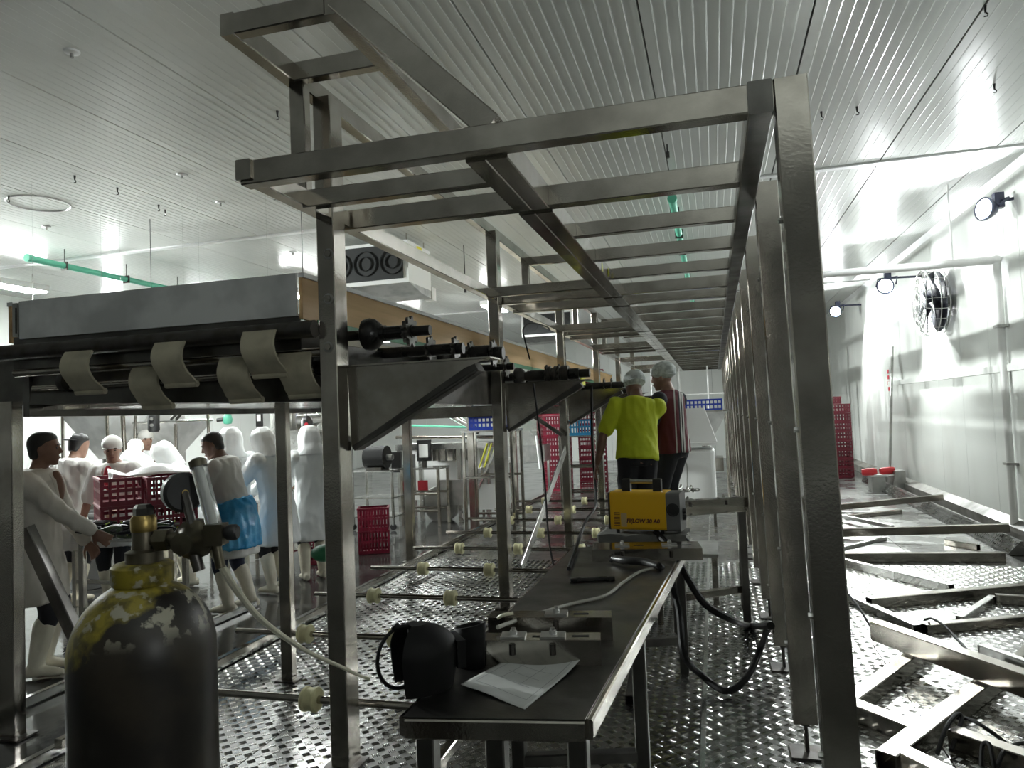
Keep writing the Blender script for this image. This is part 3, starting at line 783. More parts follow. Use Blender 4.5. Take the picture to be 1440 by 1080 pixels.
# folded drawing, slightly curled
def sheet(dz_, k_, name, label):
    c00, c10, c11, c01 = PZ(648, 966, TZ), PZ(738, 998, TZ), PZ(824, 930, TZ), PZ(748, 913, TZ)
    vs = []; fs = []; nx, ny = 22, 22
    for i in range(nx):
        for j in range(ny):
            u, v = i / (nx - 1), j / (ny - 1)
            p = c00.lerp(c10, u).lerp(c01.lerp(c11, u), v)
            z = .004 + dz_ + .03 * max(0, v - .62) ** 1.4 * k_ + .035 * max(0, u + v - 1.55) ** 1.5 + .004 * math.sin(5 * u + 3 * v) + .01 * max(0, .12 - u - v * .3) * 3
            p = p.copy(); p.z = TZ + z + .002; vs.append(p)
    for i in range(nx - 1):
        for j in range(ny - 1):
            a = i * ny + j; fs.append((a, a + ny, a + ny + 1, a + 1))
    dr = thing(name, (c00 + c11) / 2, label, 'paper')
    o = MB().add(vs, fs).build('sheet', 'paper', dr, smooth=True); sm = o.modifiers.new('thickness', 'SOLIDIFY'); sm.thickness = .0015
    # faint plan lines printed on the sheet
    def at(u, v):
        i, j = min(int(u * 21), 20), min(int(v * 21), 20); fu, fv = u * 21 - i, v * 21 - j
        a = vs[i * ny + j].lerp(vs[(i + 1) * ny + j], fu).lerp(vs[i * ny + j + 1].lerp(vs[(i + 1) * ny + j + 1], fu), fv); return a + V((0, 0, .0012))
    for (u0, v0, u1, v1) in ((.1, .12, .1, .9), (.9, .12, .9, .88), (.1, .12, .9, .12), (.25, .3, .75, .3), (.25, .45, .75, .45), (.3, .3, .3, .7), (.6, .3, .6, .7), (.25, .6, .8, .6)):
        path = [at(u0 + (u1 - u0) * t / 10, v0 + (v1 - v0) * t / 10) for t in range(11)]
        mb = MB(); nrm = V((path[-1] - path[0]).cross(ZUP)).normalized() * .0012
        vv = [q for pth in path for q in (pth + nrm, pth - nrm)]
        mb.add(vv, [(2 * i, 2 * i + 1, 2 * i + 3, 2 * i + 2) for i in range(10)]).build('plan_line', 'ink', o)
sheet(0, 1, 'drawing_sheet', 'folded white paper drawing with faint plan lines on the table')

# ------------------------------------------------------------------ second table by the columns
T2 = .90
p0, p1, p2, p3 = PZ(938, 727, T2), PZ(1050, 718, T2), PZ(1046, 705, T2), PZ(936, 708, T2)
t2 = thing('side_table', V(((p0.x + p1.x) / 2, (p0.y + p2.y) / 2, 0)), 'thin sheet steel side table with cable ends and fittings beside the columns', 'table')
quadslab(p0, p1, p2, p3, .006).build('tabletop', 'steel', t2)
for p in (p0, p1, p2, p3):
    c = (p0 + p1 + p2 + p3) / 4; q = p + (c - p) * .12
    MB().sq((q.x, q.y, 0), (q.x, q.y, T2 - .006), .06, .05, up=V((0, 1, 0))).build('leg', 'steel_dark', t2)
MB().sq((p0.x + .08, p0.y + .1, .25), (p1.x - .05, p1.y + .08, .25), .05, .06).build('stretcher', 'steel', t2)
channel(p3.lerp(p0, .55) + V((.06, 0, 0)), p2.lerp(p1, .55), 'slotted steel channel resting on the sheet steel side table', zb=T2, blocks=(.2, .7), h=.08)
for k, (px, py, px2, py2) in enumerate(((944, 688, 957, 678), (962, 690, 958, 672), (975, 689, 968, 676))):
    a, b = PZ(px, py, T2 + .02), PZ(px, py, T2 + .02) + V((.09 - .06 * k, .05, .0))
    f = thing('pipe_fitting', a - V((0, 0, .02)), 'small shiny stainless elbow fitting in the clutter on the side table', 'fitting', 'loose fittings on the side table')
    mb = MB().sweep(smoothpath([a, a + V((.05, .01, 0)), b + V((0, 0, .0)), b + V((.01, .04, .03))], 5), .017, 10); mb.build('elbow', 'steel_bright', f, smooth=True)
    MB().cyl(a - V((.012, 0, 0)), a + V((.006, 0, 0)), .025, n=6).build('nut', 'steel_bright', f)
cable('wire', [PZ(955, 690, T2 + .02), PD(950, 668, 6.9), PD(955, 652, 6.9), PD(948, 640, 6.9)], .004, 'hose_grey', 'thin bent wire standing up among the fittings', 'wire', 6)
cable('wire', [PZ(966, 690, T2 + .02), PD(966, 655, 6.9), PD(960, 647, 6.9), PD(953, 643, 6.9)], .004, 'hose_grey', 'thin wire with a crooked tip by the striped shirt', 'wire', 6)
# step platform under the two fitters
sp_ = thing('step_platform', (-.62, 6.65, 0), 'low steel step platform under the two fitters', 'platform')
MB().bb((-1.12, 6.05, .42), (-.46, 7.4, .45)).build('deck', 'galv', sp_); MB().bb((-.455, 6.72, .42), (-.02, 7.4, .45)).build('deck', 'galv', sp_)
for x_, y_ in ((-1.08, 6.1), (-1.08, 7.35), (-.5, 6.1), (-.06, 6.77), (-.06, 7.35)):
    for _ in (0,): MB().sq((x_, y_, 0), (x_, y_, .42), .05, .05, up=V((0, 1, 0))).build('leg', 'steel', sp_)
# things on the floor under the table
p, q = PZ(886, 985, .04), PZ(897, 918, .04)
MB().sq(p, q, .06, .06, open_=True).build('tube_offcut', 'black_steel', None, label='dark square tube offcut on the floor plates beside the work table', cat='steel tube')
# leaning flat bar
MB().sq(PY(733, 800, 7.2), PY(795, 632, 8.9), .11, .02, up=V((1, 0, 0))).build('flat_bar', 'steel_bright', None, label='bright flat bar leaning steeply between the second and third brackets', cat='steel bar')
MB().sq(PY(735, 575, 9.0), PY(790, 612, 9.2), .05, .05).build('steel_tube', 'steel_dark', None, label='short dark tube sloping down behind the second bracket', cat='steel tube')

# ------------------------------------------------------------------ gas cylinder
GC = V((-.962, 1.045, 0))
cyl = thing('gas_cylinder', GC, 'dark scratched gas cylinder with flaking yellow shoulder', 'gas cylinder')
def cprof(zs, zt):
    pass
R0 = .1165
prof = [(0, 0), (R0 - .012, 0), (R0, .02), (R0, 1.37)]
MB().lathe(GC, prof, n=48).build('body', 'cyl_shoulder', cyl, smooth=True, angle=50)
sh_ = [(R0, 1.37)] + [(R0 * math.cos(t), 1.37 + .125 * math.sin(t)) for t in [1.18 * k / 14 for k in range(1, 15)]] + [(.043, 1.488), (.042, 1.495)]
MB().lathe(GC, sh_, n=48).build('shoulder', 'cyl_shoulder', cyl, smooth=True, angle=50)
MB().lathe(GC, [(.0, 1.486), (.046, 1.486), (.05, 1.491), (.05, 1.518), (.043, 1.523), (.03, 1.524), (0, 1.524)], n=32).build('neck_ring', 'cyl_shoulder', cyl, smooth=True)
vz = 1.524
va = MB().lathe(GC + V((.004, 0, 0)), [(0, vz), (.03, vz), (.03, vz + .018), (.019, vz + .022), (.019, vz + .05), (.017, vz + .055), (0, vz + .055)], n=20).build('valve', 'valve', cyl, smooth=True)
MB().lathe(GC + V((.004, 0, 0)), [(0, vz + .052), (.02, vz + .052), (.021, vz + .056), (.021, vz + .074), (.017, vz + .08), (0, vz + .08)], n=16).build('gland_nut', 'brass', va, smooth=True)
MB().lathe(GC + V((.004, 0, 0)), [(0, vz + .08), (.017, vz + .08), (.017, vz + .092), (.012, vz + .098), (0, vz + .098)], n=6).build('spindle', 'iron', va)
# regulator: reaches right from the valve
right = V((.965, .26, 0)); 
toc = V((.26, -.965, 0))
G0 = GC + V((.004, 0, vz + .036))
reg = thing('gas_regulator', G0 + right * .03, 'grimy brass gas regulator with black gauge and clear flow tube on the cylinder', 'regulator')
MB().cyl(G0, G0 + right * .07, .0125, n=14).build('inlet', 'valve', reg, smooth=True)
MB().cyl(G0 + right * .022, G0 + right * .045, .02, n=6).build('inlet_nut', 'valve', reg)
B = G0 + right * .085
MB().lathe(B - toc * .03 + V((0, 0, -.002)), [(0, 0), (.028, 0), (.034, .01), (.034, .03), (.028, .036), (.018, .05), (.018, .075), (0, .078)], toc, 24).build('body', 'valve', reg, smooth=True)
MB().cyl(B + V((0, 0, -.02)), B + V((.012, 0, -.055)), .010, n=12).build('safety_valve', 'iron', reg, smooth=True)
gz = G0 + right * .062 + V((0, 0, .078)) - toc * .02
MB().cyl(B + V((0, 0, .02)), gz, .008, n=10).build('gauge_stem', 'iron', reg)
gax = (toc * .75 + right * .66).normalized()
ga = MB().lathe(gz - gax * .05, [(0, 0), (.012, 0)] + [(.012 + .0022 * k + (.0012 if k % 2 else 0), .003 * k) for k in range(1, 10)] + [(.034, .03), (.035, .05), (.03, .056), (0, .055)], gax, 28).build('gauge', 'black_plastic', reg, smooth=True, angle=25)
MB().lathe(gz + gax * .0055, [(0, 0), (.0055, 0), (.0055, .0015), (0, .0015)], gax, 12).build('gauge_plug', 'brass', ga, smooth=True)
F0 = G0 + right * .125 + V((0, 0, .008)); F1 = G0 + right * .088 + V((0, 0, .125)) - toc * .02
MB().cyl(F0, F1, .0135, n=18).build('flow_tube', 'clear', reg, smooth=True)
MB().cyl(F0, F1, .005, n=10).build('float_stem', 'plastic_white', reg, smooth=True)
MB().lathe(F1, [(0, -.004), (.015, -.004), (.015, .008), (.008, .012), (0, .012)], (F1 - F0), 18).build('tube_cap', 'valve', reg, smooth=True)
MB().box(F0 + V((0, 0, -.002)), (.032, .03, .036), Matrix.Rotation(.26, 3, 'Z')).build('outlet_block', 'valve', reg)
MB().lathe(F0 + right * .016, [(0, 0), (.01, 0), (.014, .006), (.014, .018), (.011, .022), (0, .022)], right, 16).build('knob', 'black_plastic', reg, smooth=True)
MB().cyl(F0 + V((.0, 0, -.02)), F0 + V((.008, 0, -.06)), .0085, n=12).build('hose_barb', 'valve', reg, smooth=True)
HB = F0 + V((.008, 0, -.055))
cable('gas_hose', [HB, PD(298, 770, 1.30), PD(330, 826, 1.5), PD(372, 875, 1.85), PD(430, 915, 2.4), PD(480, 938, 2.95), PY(503, 949, 3.30), PY(520, 955, 3.38)], .0075, 'hose', 'cream gas hose running from the cylinder regulator to the steel column', 'hose')

# ------------------------------------------------------------------ people
def remesh(mb, vox, smooth_it=6, dec=None, wr=0.0, seed=0.0):
    me = bpy.data.meshes.new('tmp'); me.from_pydata([tuple(p) for p in mb.v], [], mb.f); me.validate()
    bm = bmesh.new(); bm.from_mesh(me); bmesh.ops.recalc_face_normals(bm, faces=bm.faces); bm.to_mesh(me); bm.free()
    o = bpy.data.objects.new('tmp', me); COL.objects.link(o)
    r = o.modifiers.new('r', 'REMESH'); r.mode = 'VOXEL'; r.voxel_size = vox
    s_ = o.modifiers.new('s', 'SMOOTH'); s_.factor = .5; s_.iterations = smooth_it
    if dec: d_ = o.modifiers.new('d', 'DECIMATE'); d_.ratio = dec
    dg = bpy.context.evaluated_depsgraph_get(); dg.update()
    m2 = bpy.data.meshes.new_from_object(o.evaluated_get(dg))
    bpy.data.objects.remove(o); bpy.data.meshes.remove(me)
    if wr:
        # cloth folds: real displacement of the surface
        m2.update(); nn = [v.normal.copy() for v in m2.vertices]
        for v, n_ in zip(m2.vertices, nn):
            p = v.co; q1 = V((p.x * 11 + seed, p.y * 11 - seed, p.z * 4.5 + p.x * 5)); q2 = V((p.x * 22, p.y * 22 + seed, p.z * 13))
            v.co = p + n_ * wr * ((1 - abs(noise.noise(q1)) * 2.4) * .9 + noise.noise(q2) * .45)
    m2.shade_smooth(); return m2
def place(me, name, mt, parent):
    me.name = name; me.materials.clear(); me.materials.append(M[mt])
    o = bpy.data.objects.new(name, me); COL.objects.link(o); o.parent = parent; ORG[o] = ORG[parent]; return o
def loft(mb, rings, n=16):
    # rings: (centre, ax, ay) with ax, ay half-axis vectors
    vs = []
    for c, a, b in rings:
        vs += [V(c) + V(a) * math.cos(2 * math.pi * k / n) + V(b) * math.sin(2 * math.pi * k / n) for k in range(n)]
    fs = [(r * n + k, r * n + (k + 1) % n, (r + 1) * n + (k + 1) % n, (r + 1) * n + k) for r in range(len(rings) - 1) for k in range(n)]
    fs += [tuple(range(n))[::-1], tuple(range((len(rings) - 1) * n, len(rings) * n))]
    mb.add(vs, fs)
def limb(mb, pts, rad, n=12):
    pts = [V(p) for p in pts]
    path = smoothpath(pts, 5); m = len(path); rr_ = []
    for i in range(m):
        t = i / (m - 1) * (len(pts) - 1); k = min(int(t), len(pts) - 2); rr_.append(rad[k] + (rad[k + 1] - rad[k]) * (t - k))
    mb.sweep(path, rr_, n); mb.ell(path[0], (rr_[0],) * 3, n=10, m=6); mb.ell(path[-1], (rr_[-1],) * 3, n=10, m=6)
def ik(a, b, l1, l2, pole):
    d = b - a; L = min(d.length, (l1 + l2) * .995); dn = d.normalized(); b = a + dn * L
    x_ = (l1 * l1 - l2 * l2 + L * L) / (2 * L); h = math.sqrt(max(0, l1 * l1 - x_ * x_))
    p = V(pole); p = (p - dn * p.dot(dn)).normalized(); return a + dn * x_ + p * h, b
def hand(mb, wrist, d, palm_n, thumb_side, s=1.0, curl=.5):
    # d: pointing along the hand, palm_n: out of the palm
    d = V(d).normalized(); pn = V(palm_n); pn = (pn - d * pn.dot(d)).normalized(); sd = d.cross(pn) * thumb_side
    c = V(wrist)
    loft(mb, [(c, sd * .024 * s, pn * .017 * s), (c + d * .03 * s, sd * .036 * s, pn * .016 * s), (c + d * .085 * s, sd * .044 * s, pn * .014 * s), (c + d * .1 * s, sd * .04 * s, pn * .011 * s)], 12)
    for i, (o, L) in enumerate(((.034, .066), (.0115, .075), (-.0115, .07), (-.034, .055))):
        b0 = c + d * .09 * s + sd * o * s; dir0 = (d + sd * o * 4.5).normalized(); pts = [b0]; a = 0
        for k, f in enumerate((.45, .32, .23)):
            a += curl * (.5 + .4 * k); b0 = b0 + (dir0 * math.cos(a) + pn * math.sin(a)) * L * f * s; pts.append(b0)
        mb.sweep(pts, [.0098 * s, .0092 * s, .0085 * s, .007 * s], 8); mb.ell(pts[-1], (.007 * s,) * 3, n=8, m=5)
    b0 = c + d * .028 * s + sd * .03 * s; dt = (d * .7 + sd * .75 + pn * .25).normalized(); dt2 = (d * .95 + sd * .25 + pn * .3).normalized()
    mb.sweep([b0, b0 + dt * .04 * s, b0 + dt * .04 * s + dt2 * .05 * s], [.014 * s, .011 * s, .0085 * s], 8)
    mb.ell(b0 + dt * .04 * s + dt2 * .05 * s, (.0085 * s,) * 3, n=8, m=5)
def person(loc, ang, label, h=1.72, lean=0, side=0, head=(0, 0, 0), LH=(-.26, .1, .85), RH=(.26, .1, .85), skin='skin_a', top='coat', top_m='coat',
           sleeve=1.0, hem=.52, bottom='trousers', shoes='boot', cap='hair', cap_m='hair', hands=True, vneck=None, face=True, group=None, apron=None,
           feet=((-.1, 0), (.1, .02)), wide=1.0, vox=.0095, cat='person', curl=.5, stripe=False, polesL=(-.6, -.5, -.4), polesR=(.6, -.5, -.4)):
    loc = V(loc); away = V((loc.x - CAM.x, loc.y - CAM.y, 0)); base = math.atan2(-away.x, away.y)
    k = h / 1.72
    t = thing('person', loc, label, cat, group, rz=base + math.radians(ang))
    Rl = rotm('X', -lean) @ rotm('Y', side)
    pel = V((0, 0, .93))
    def sp(x, y, z): return (pel + Rl @ V((x, y, z))) * k
    Xa, Ya = Rl @ V((1, 0, 0)) * k, Rl @ V((0, 1, 0)) * k
    # --- body, one continuous surface
    mb = MB()
    tr = [(-.1, .15, .10, 0), (0, .155, .105, 0), (.1, .138, .098, .0), (.22, .142, .1, .005), (.34, .165, .112, .01), (.44, .172, .1, .0), (.495, .13, .082, -.01), (.525, .075, .066, -.006), (.555, .056, .058, .005), (.61, .052, .056, .02)]
    loft(mb, [(sp(0, y, z), Xa * rx * wide, Ya * ry * wide) for z, rx, ry, y in tr])
    # head
    Rh = Rl @ rotm('Z', head[0]) @ rotm('X', -head[1]) @ rotm('Y', head[2])
    nb = pel + Rl @ V((0, .012, .55)); hc = nb + Rh @ V((0, .024, .112))
    def hp(x, y, z): return (hc + Rh @ V((x, y, z))) * k
    hx, hy = Rh @ V((1, 0, 0)) * k, Rh @ V((0, 1, 0)) * k
    loft(mb, [(hp(0, cy, z), hx * rx, hy * ry) for z, rx, ry, cy in
              ((-.118, .018, .016, .066), (-.11, .034, .034, .05), (-.09, .048, .058, .03), (-.06, .06, .077, .012), (-.03, .068, .088, .004), (.0, .072, .093, 0), (.035, .075, .096, -.003), (.065, .072, .092, -.006), (.09, .06, .077, -.008), (.108, .04, .053, -.008), (.117, .015, .022, -.008))], 18)
    if face:
        loft(mb, [(hp(0, .086, .022), hx * .008, hy * .012), (hp(0, .098, 0), hx * .01, hy * .012), (hp(0, .108, -.022), hx * .014, hy * .013), (hp(0, .1, -.034), hx * .015, hy * .012)], 8)
        mb.ell(hp(0, .083, .03), (.05 * k, .014 * k, .009 * k), Rh)
        mb.ell(hp(0, .084, -.062), (.024 * k, .014 * k, .012 * k), Rh)
        for s_ in (-1, 1):
            mb.ell(hp(.074 * s_, -.012, -.008), (.008 * k, .02 * k, .032 * k), Rh @ rotm('Z', 20 * s_))
    arms = []
    for s_, tgt, pole in ((-1, LH, polesL), (1, RH, polesR)):
        shd = pel + Rl @ V((.19 * s_ * wide, -.005, .445)); el, wr = ik(shd, V(tgt), .30, .26, pole)
        limb(mb, [shd * k, shd.lerp(el, .5) * k, el * k, el.lerp(wr, .4) * k, wr * k], [.055 * k, .048 * k, .04 * k, .04 * k, .026 * k])
        arms.append((shd, el, wr))
        if hands:
            d = (wr - el).normalized(); hand(mb, wr * k, d, V((-s_ * .9, 0, -.3)) if abs(d.z) > .6 else V((-s_ * .25, 0, -.95)), s_ * (-1 if True else 1), k, curl)
    legs = []
    for s_, (fx, fy) in zip((-1, 1), feet):
        hip = V((.085 * s_, 0, .90)); an = V((fx, fy, .085)); kn, an = ik(hip, an, .42, .42, (0, 1, 0))
        limb(mb, [hip * k, kn * k, kn.lerp(an, .35) * k, an * k], [.085 * k, .056 * k, .056 * k, .038 * k])
        mb.ell((an + V((0, .06, -.05))) * k, (.042 * k, .12 * k, .034 * k)); legs.append((hip, kn, an))
    place(remesh(mb, vox * k, 4), 'body', skin, t)
    # --- clothes
    cm = MB(); g = .02
    if top in ('coat', 'overall'):
        rings = [(sp(0, 0, .525), Xa * .08, Ya * .073), (sp(0, -.01, .5), Xa * (.135 + g) * wide, Ya * (.085 + g)), (sp(0, 0, .445), Xa * (.188 + g) * wide, Ya * (.1 + g)), (sp(0, .01, .32), Xa * (.175 + g) * wide, Ya * (.118 + g)), (sp(0, .005, .18), Xa * (.162 + g) * wide, Ya * (.112 + g)), (sp(0, 0, .04), Xa * (.17 + g) * wide, Ya * (.122 + g))]
        b0 = sp(0, 0, -.06)
        rings.append((b0, V((.19 + g, 0, 0)) * k * wide, V((0, .135 + g, 0)) * k))
        if top == 'coat' or hem < .8:
            for q in (.5, 1.0):
                z = .87 + (hem - .87) * q; c_ = V((b0.x * (1 - q * .6), b0.y * (1 - q * .6), z * k)); rings.append((c_, V((.2 + .03 * q + g, 0, 0)) * k * wide, V((0, .14 + .035 * q + g, 0)) * k))
        loft(cm, rings, 20)
    else:
        rings = [(sp(0, 0, .53), Xa * .072, Ya * .07), (sp(0, -.01, .5), Xa * (.13 + g) * wide, Ya * (.083 + g)), (sp(0, 0, .445), Xa * (.182 + g) * wide, Ya * (.1 + g)), (sp(0, .01, .32), Xa * (.172 + g) * wide, Ya * (.118 + g)), (sp(0, .005, .18), Xa * (.158 + g) * wide, Ya * (.11 + g)), (sp(0, 0, .05), Xa * (.165 + g) * wide, Ya * (.118 + g)), (sp(0, 0, -.05), Xa * (.172 + g) * wide, Ya * (.125 + g))]
        loft(cm, rings, 20)
    sl = MB() if top == 'striped' else cm
    for shd, el, wr in arms:
        if sleeve >= 1: q9 = 1.14 if top == 'overall' else 1.0; limb(sl, [shd * k, shd.lerp(el, .5) * k, el * k, el.lerp(wr, .9 * min(1, sleeve)) * k], [.077 * k * q9, .07 * k * q9, .062 * k * q9, .05 * k * q9])
        else: limb(sl, [shd * k, shd.lerp(el, .4 * sleeve / .5) * k, shd.lerp(el, .8 * sleeve / .5) * k], [.08 * k, .073 * k, .068 * k])
    clothing = place(remesh(cm, .012 * k, 4, wr=.0085, seed=loc.x * 3), 'coat' if top == 'coat' else ('overall' if top == 'overall' else 'shirt'), top_m, t)
    if sl is not cm: place(remesh(sl, .014 * k, 5), 'sleeves', 'sleeve_navy', clothing)
    if cap == 'hood':
        hd = MB()
        loft(hd, [(hp(0, -.012, .14), hx * .03, hy * .035), (hp(0, -.012, .124), hx * .078, hy * .09), (hp(0, -.012, .07), hx * .114, hy * .125), (hp(0, -.016, .0), hx * .126, hy * .134), (hp(0, -.026, -.07), hx * .125, hy * .128), (sp(0, -.015, .53), Xa * .135, Ya * .118), (sp(0, -.01, .46), Xa * .185, Ya * .128)], 18)
        m_ = place(remesh(hd, .012 * k, 3, wr=.006, seed=loc.y * 5), 'hood', top_m, t)
        if face:  # opening of the hood round the face
            fc = MB(); fc.ell(hp(0, .072, -.02), (.056 * k, .034 * k, .075 * k), Rh, 16, 10); fc.ell(hp(0, .108, -.022), (.013 * k, .013 * k, .018 * k), Rh)
            place(remesh(fc, .009, 2), 'face', skin, t)
    elif cap == 'net':
        hd = MB(); hd.ell(hp(0, -.022, .055), (.098 * k, .122 * k, .095 * k), Rh, 20, 12)
        bm_ = remesh(hd, .012, 2); place(bm_, 'hairnet', cap_m, t)
        ring_ = [hp(.09 * math.cos(a), -.018 + .112 * math.sin(a), .022 + .012 * math.sin(a)) for a in [2 * math.pi * i / 24 for i in range(24)]]
        MB().sweep(ring_, .006 * k, 6, True).build('hairnet_band', cap_m, t, local=True, smooth=True)
    elif cap in ('hair', 'cap'):
        hd = MB()
        loft(hd, [(hp(0, -.012, .128), hx * .02, hy * .03), (hp(0, -.012, .118), hx * .052, hy * .066), (hp(0, -.011, .095), hx * .071, hy * .09), (hp(0, -.014, .065), hx * .079, hy * .098), (hp(0, -.026, .035), hx * .08, hy * .087), (hp(0, -.042, .0), hx * .077, hy * .064), (hp(0, -.05, -.045), hx * .066, hy * .048), (hp(0, -.052, -.07), hx * .05, hy * .035)], 18)
        place(remesh(hd, .009, 3), 'hair' if cap == 'hair' else 'cap', cap_m, t)
        if cap == 'cap':
            br = []
            for i in range(9):
                a = math.pi * (1 + i / 8); br.append((math.cos(a), math.sin(a)))
            vs = [hp(.07 * c_, -.06 + .055 * s2, .045) for c_, s2 in br] + [hp(.062 * c_, -.09 + .085 * s2, .038) for c_, s2 in br]
            o = MB().add(vs, [(i, i + 1, 10 + i, 9 + i) for i in range(8)]).build('brim', cap_m, t, local=True, smooth=True); o.modifiers.new('t', 'SOLIDIFY').thickness = .005
    if face:
        for s_ in (-1, 1):
            MB().ell(hp(.031 * s_, .083, .008), (.012 * k, .006 * k, .006 * k), Rh, 10, 6).build('eye', 'eye', t, local=True, smooth=True)
            if cap != 'hood': MB().ell(hp(.032 * s_, .09, .03), (.02 * k, .007 * k, .0045 * k), Rh, 10, 6).build('eyebrow', 'hair', t, local=True, smooth=True)
        MB().ell(hp(0, .0965, -.063), (.022 * k, .006 * k, .006 * k), Rh, 12, 6).build('mouth', 'lips', t, local=True, smooth=True)
    # trousers and shoes
    tm = MB()
    loft(tm, [(V((0, 0, 1.0)) * k, V((.168, 0, 0)) * k * wide, V((0, .115, 0)) * k), (V((0, 0, .9)) * k, V((.18, 0, 0)) * k * wide, V((0, .125, 0)) * k), (V((0, 0, .84)) * k, V((.165, 0, 0)) * k, V((0, .12, 0)) * k)], 18)
    for hip, kn, an in legs: limb(tm, [hip * k, kn * k, an.lerp(kn, .6 if shoes == 'boot' else .1) * k], [.102 * k, .074 * k, .052 * k if shoes == 'boot' else .066 * k])
    if lean > 25: tm.ell(pel * k, (.17 * k, .13 * k, .1 * k))
    place(remesh(tm, .014, 4, wr=.006, seed=loc.y), 'trousers', bottom, t)
    for hip, kn, an in legs:
        bt = MB(); top_ = an.lerp(kn, .66) if shoes == 'boot' else an.lerp(kn, .05)
        if shoes == 'boot': limb(bt, [top_ * k, an.lerp(kn, .3) * k, (an + V((0, .0, -.02))) * k], [.075 * k, .062 * k, .05 * k])
        loft(bt, [((an + V((0, -.075, -.045))) * k, V((.03, 0, 0)), V((0, 0, .036))), ((an + V((0, -.02, -.035))) * k, V((.045, 0, 0)), V((0, 0, .048))), ((an + V((0, .08, -.045))) * k, V((.05, 0, 0)), V((0, 0, .038))), ((an + V((0, .15, -.055))) * k, V((.044, 0, 0)), V((0, 0, .028))), ((an + V((0, .185, -.06))) * k, V((.022, 0, 0)), V((0, 0, .018)))], 12)
        place(remesh(bt, .011, 3), 'boot' if shoes == 'boot' else 'shoe', 'boot' if shoes == 'boot' else 'rubber', t)
    if vneck:
        a_, b_, c_ = sp(-.05, .128, .455), sp(.05, .128, .455), sp(0, .152, .22)
        MB().ell(sp(0, .112, .37), (.05 * k, .058 * k, .14 * k), Rl, 14, 10).build('shirt_front' if vneck != skin else 'bare_chest', vneck, t, local=True, smooth=True)
        for s_ in (-1, 1):
            MB().sweep([sp(.06 * s_, .06, .51), sp(.066 * s_, .125, .44), sp(.035 * s_, .152, .3)], [.012 * k, .016 * k, .008 * k], 8).build('lapel', top_m, t, local=True, smooth=True)
    if apron:
        ap = MB(); loft(ap, [(sp(0, 0, .10), Xa * .212, Ya * .162), (sp(0, 0, .0), Xa * .24, Ya * .19), (V((0, .01, .78)) * k, V((.272, 0, 0)) * k, V((0, .222, 0)) * k), (V((0, .01, .60)) * k, V((.29, 0, 0)) * k, V((0, .235, 0)) * k)], 22)
        place(remesh(ap, .012, 3, wr=.012, seed=2.0), 'apron', apron, t)
    return t
# the two fitters on the step
person((-.66, 6.42, .45), 12, 'person in bright yellow tee and hairnet with back turned, reaching into the conveyor', 1.69, lean=14, side=5, head=(15, 14, 0), LH=(-.36, .02, .86), RH=(.02, .5, 1.36), skin='skin_a',
       top='tee', top_m='tee_yellow', sleeve=.5, bottom='trousers', shoes='shoe', cap='net', cap_m='hairnet', face=False, vox=.008, polesL=(-.9, -.3, 0), polesR=(.35, .1, -1), curl=.45)
person((-.38, 7.0, .45), 62, 'person in maroon shirt with white stripes and hairnet, facing the conveyor', 1.74, lean=3, head=(8, 4, 0), LH=(-.16, .36, 1.08), RH=(.2, .42, 1.15), skin='skin_b',
       top='striped', top_m='shirt_striped', sleeve=.5, bottom='trousers', shoes='shoe', cap='net', cap_m='hairnet', vox=.008, polesL=(-.4, -.7, -.6))
# packing crew on the left
person((-4.86, 4.26, 0), -112, 'person in open white coat with dark quiff, standing alone in front of the packing table', 1.77, lean=2, head=(10, -2, 0), RH=(.1, .45, .95), LH=(-.22, .25, .88), skin='skin_a', vneck='skin_a',
       top_m='coat_worn', cap='hair', hem=.52, sleeve=1.0, vox=.008, bottom='trousers')
person((-6.35, 5.05, 0), -90, 'person with dark hair and maroon shirt half hidden behind the conveyor leg', 1.74, skin='skin_c', top='tee', top_m='shirt_maroon', sleeve=.5, cap='hair', vox=.012)
person((-6.5, 6.05, 0), -52, 'person in white coat and black backward cap, back turned', 1.76, lean=8, head=(-10, 6, 0), RH=(.12, .46, .98), LH=(-.1, .46, .98), skin='skin_b', cap='cap', cap_m='black_plastic', hem=.55, vox=.01, face=False)
person((-5.95, 6.15, 0), 148, 'person in white coat open over a red shirt with white cap, leaning on the table', 1.70, lean=6, head=(28, 4, 0), RH=(.30, .18, .78), LH=(-.2, .3, 1.0), skin='skin_b', vneck='shirt_red', cap='net', cap_m='coat', sleeve=.62, hem=.6, vox=.008)
person((-7.5, 8.25, 0), 165, 'person in white standing behind the others in front of the control cabinet', 1.74, head=(30, 0, 0), RH=(.2, .28, 1.05), LH=(-.2, .28, 1.05), skin='skin_b', top='overall', top_m='overall', cap='net', cap_m='coat', vox=.012)
person((-7.0, 7.66, 0), 150, 'person in white bending with a wide white cap', 1.66, lean=14, head=(25, 12, 0), RH=(.15, .45, 1.0), LH=(-.15, .45, 1.0), skin='skin_b', top='overall', top_m='overall', cap='net', cap_m='coat', vox=.012)
person((-6.45, 7.42, 0), 110, 'hooded person in white stooping low over the crates', 1.66, lean=32, head=(10, 18, 0), RH=(.15, .5, .95), LH=(-.15, .5, .95), skin='skin_b', top='overall', top_m='overall', cap='hood', vox=.012)
person((-5.75, 6.95, 0), 100, 'hooded person in white with dark face seen beside the bearded one', 1.66, lean=20, head=(10, 8, 0), RH=(.15, .5, .98), LH=(-.15, .5, .98), skin='skin_c', top='overall', top_m='overall', cap='hood', vox=.012)
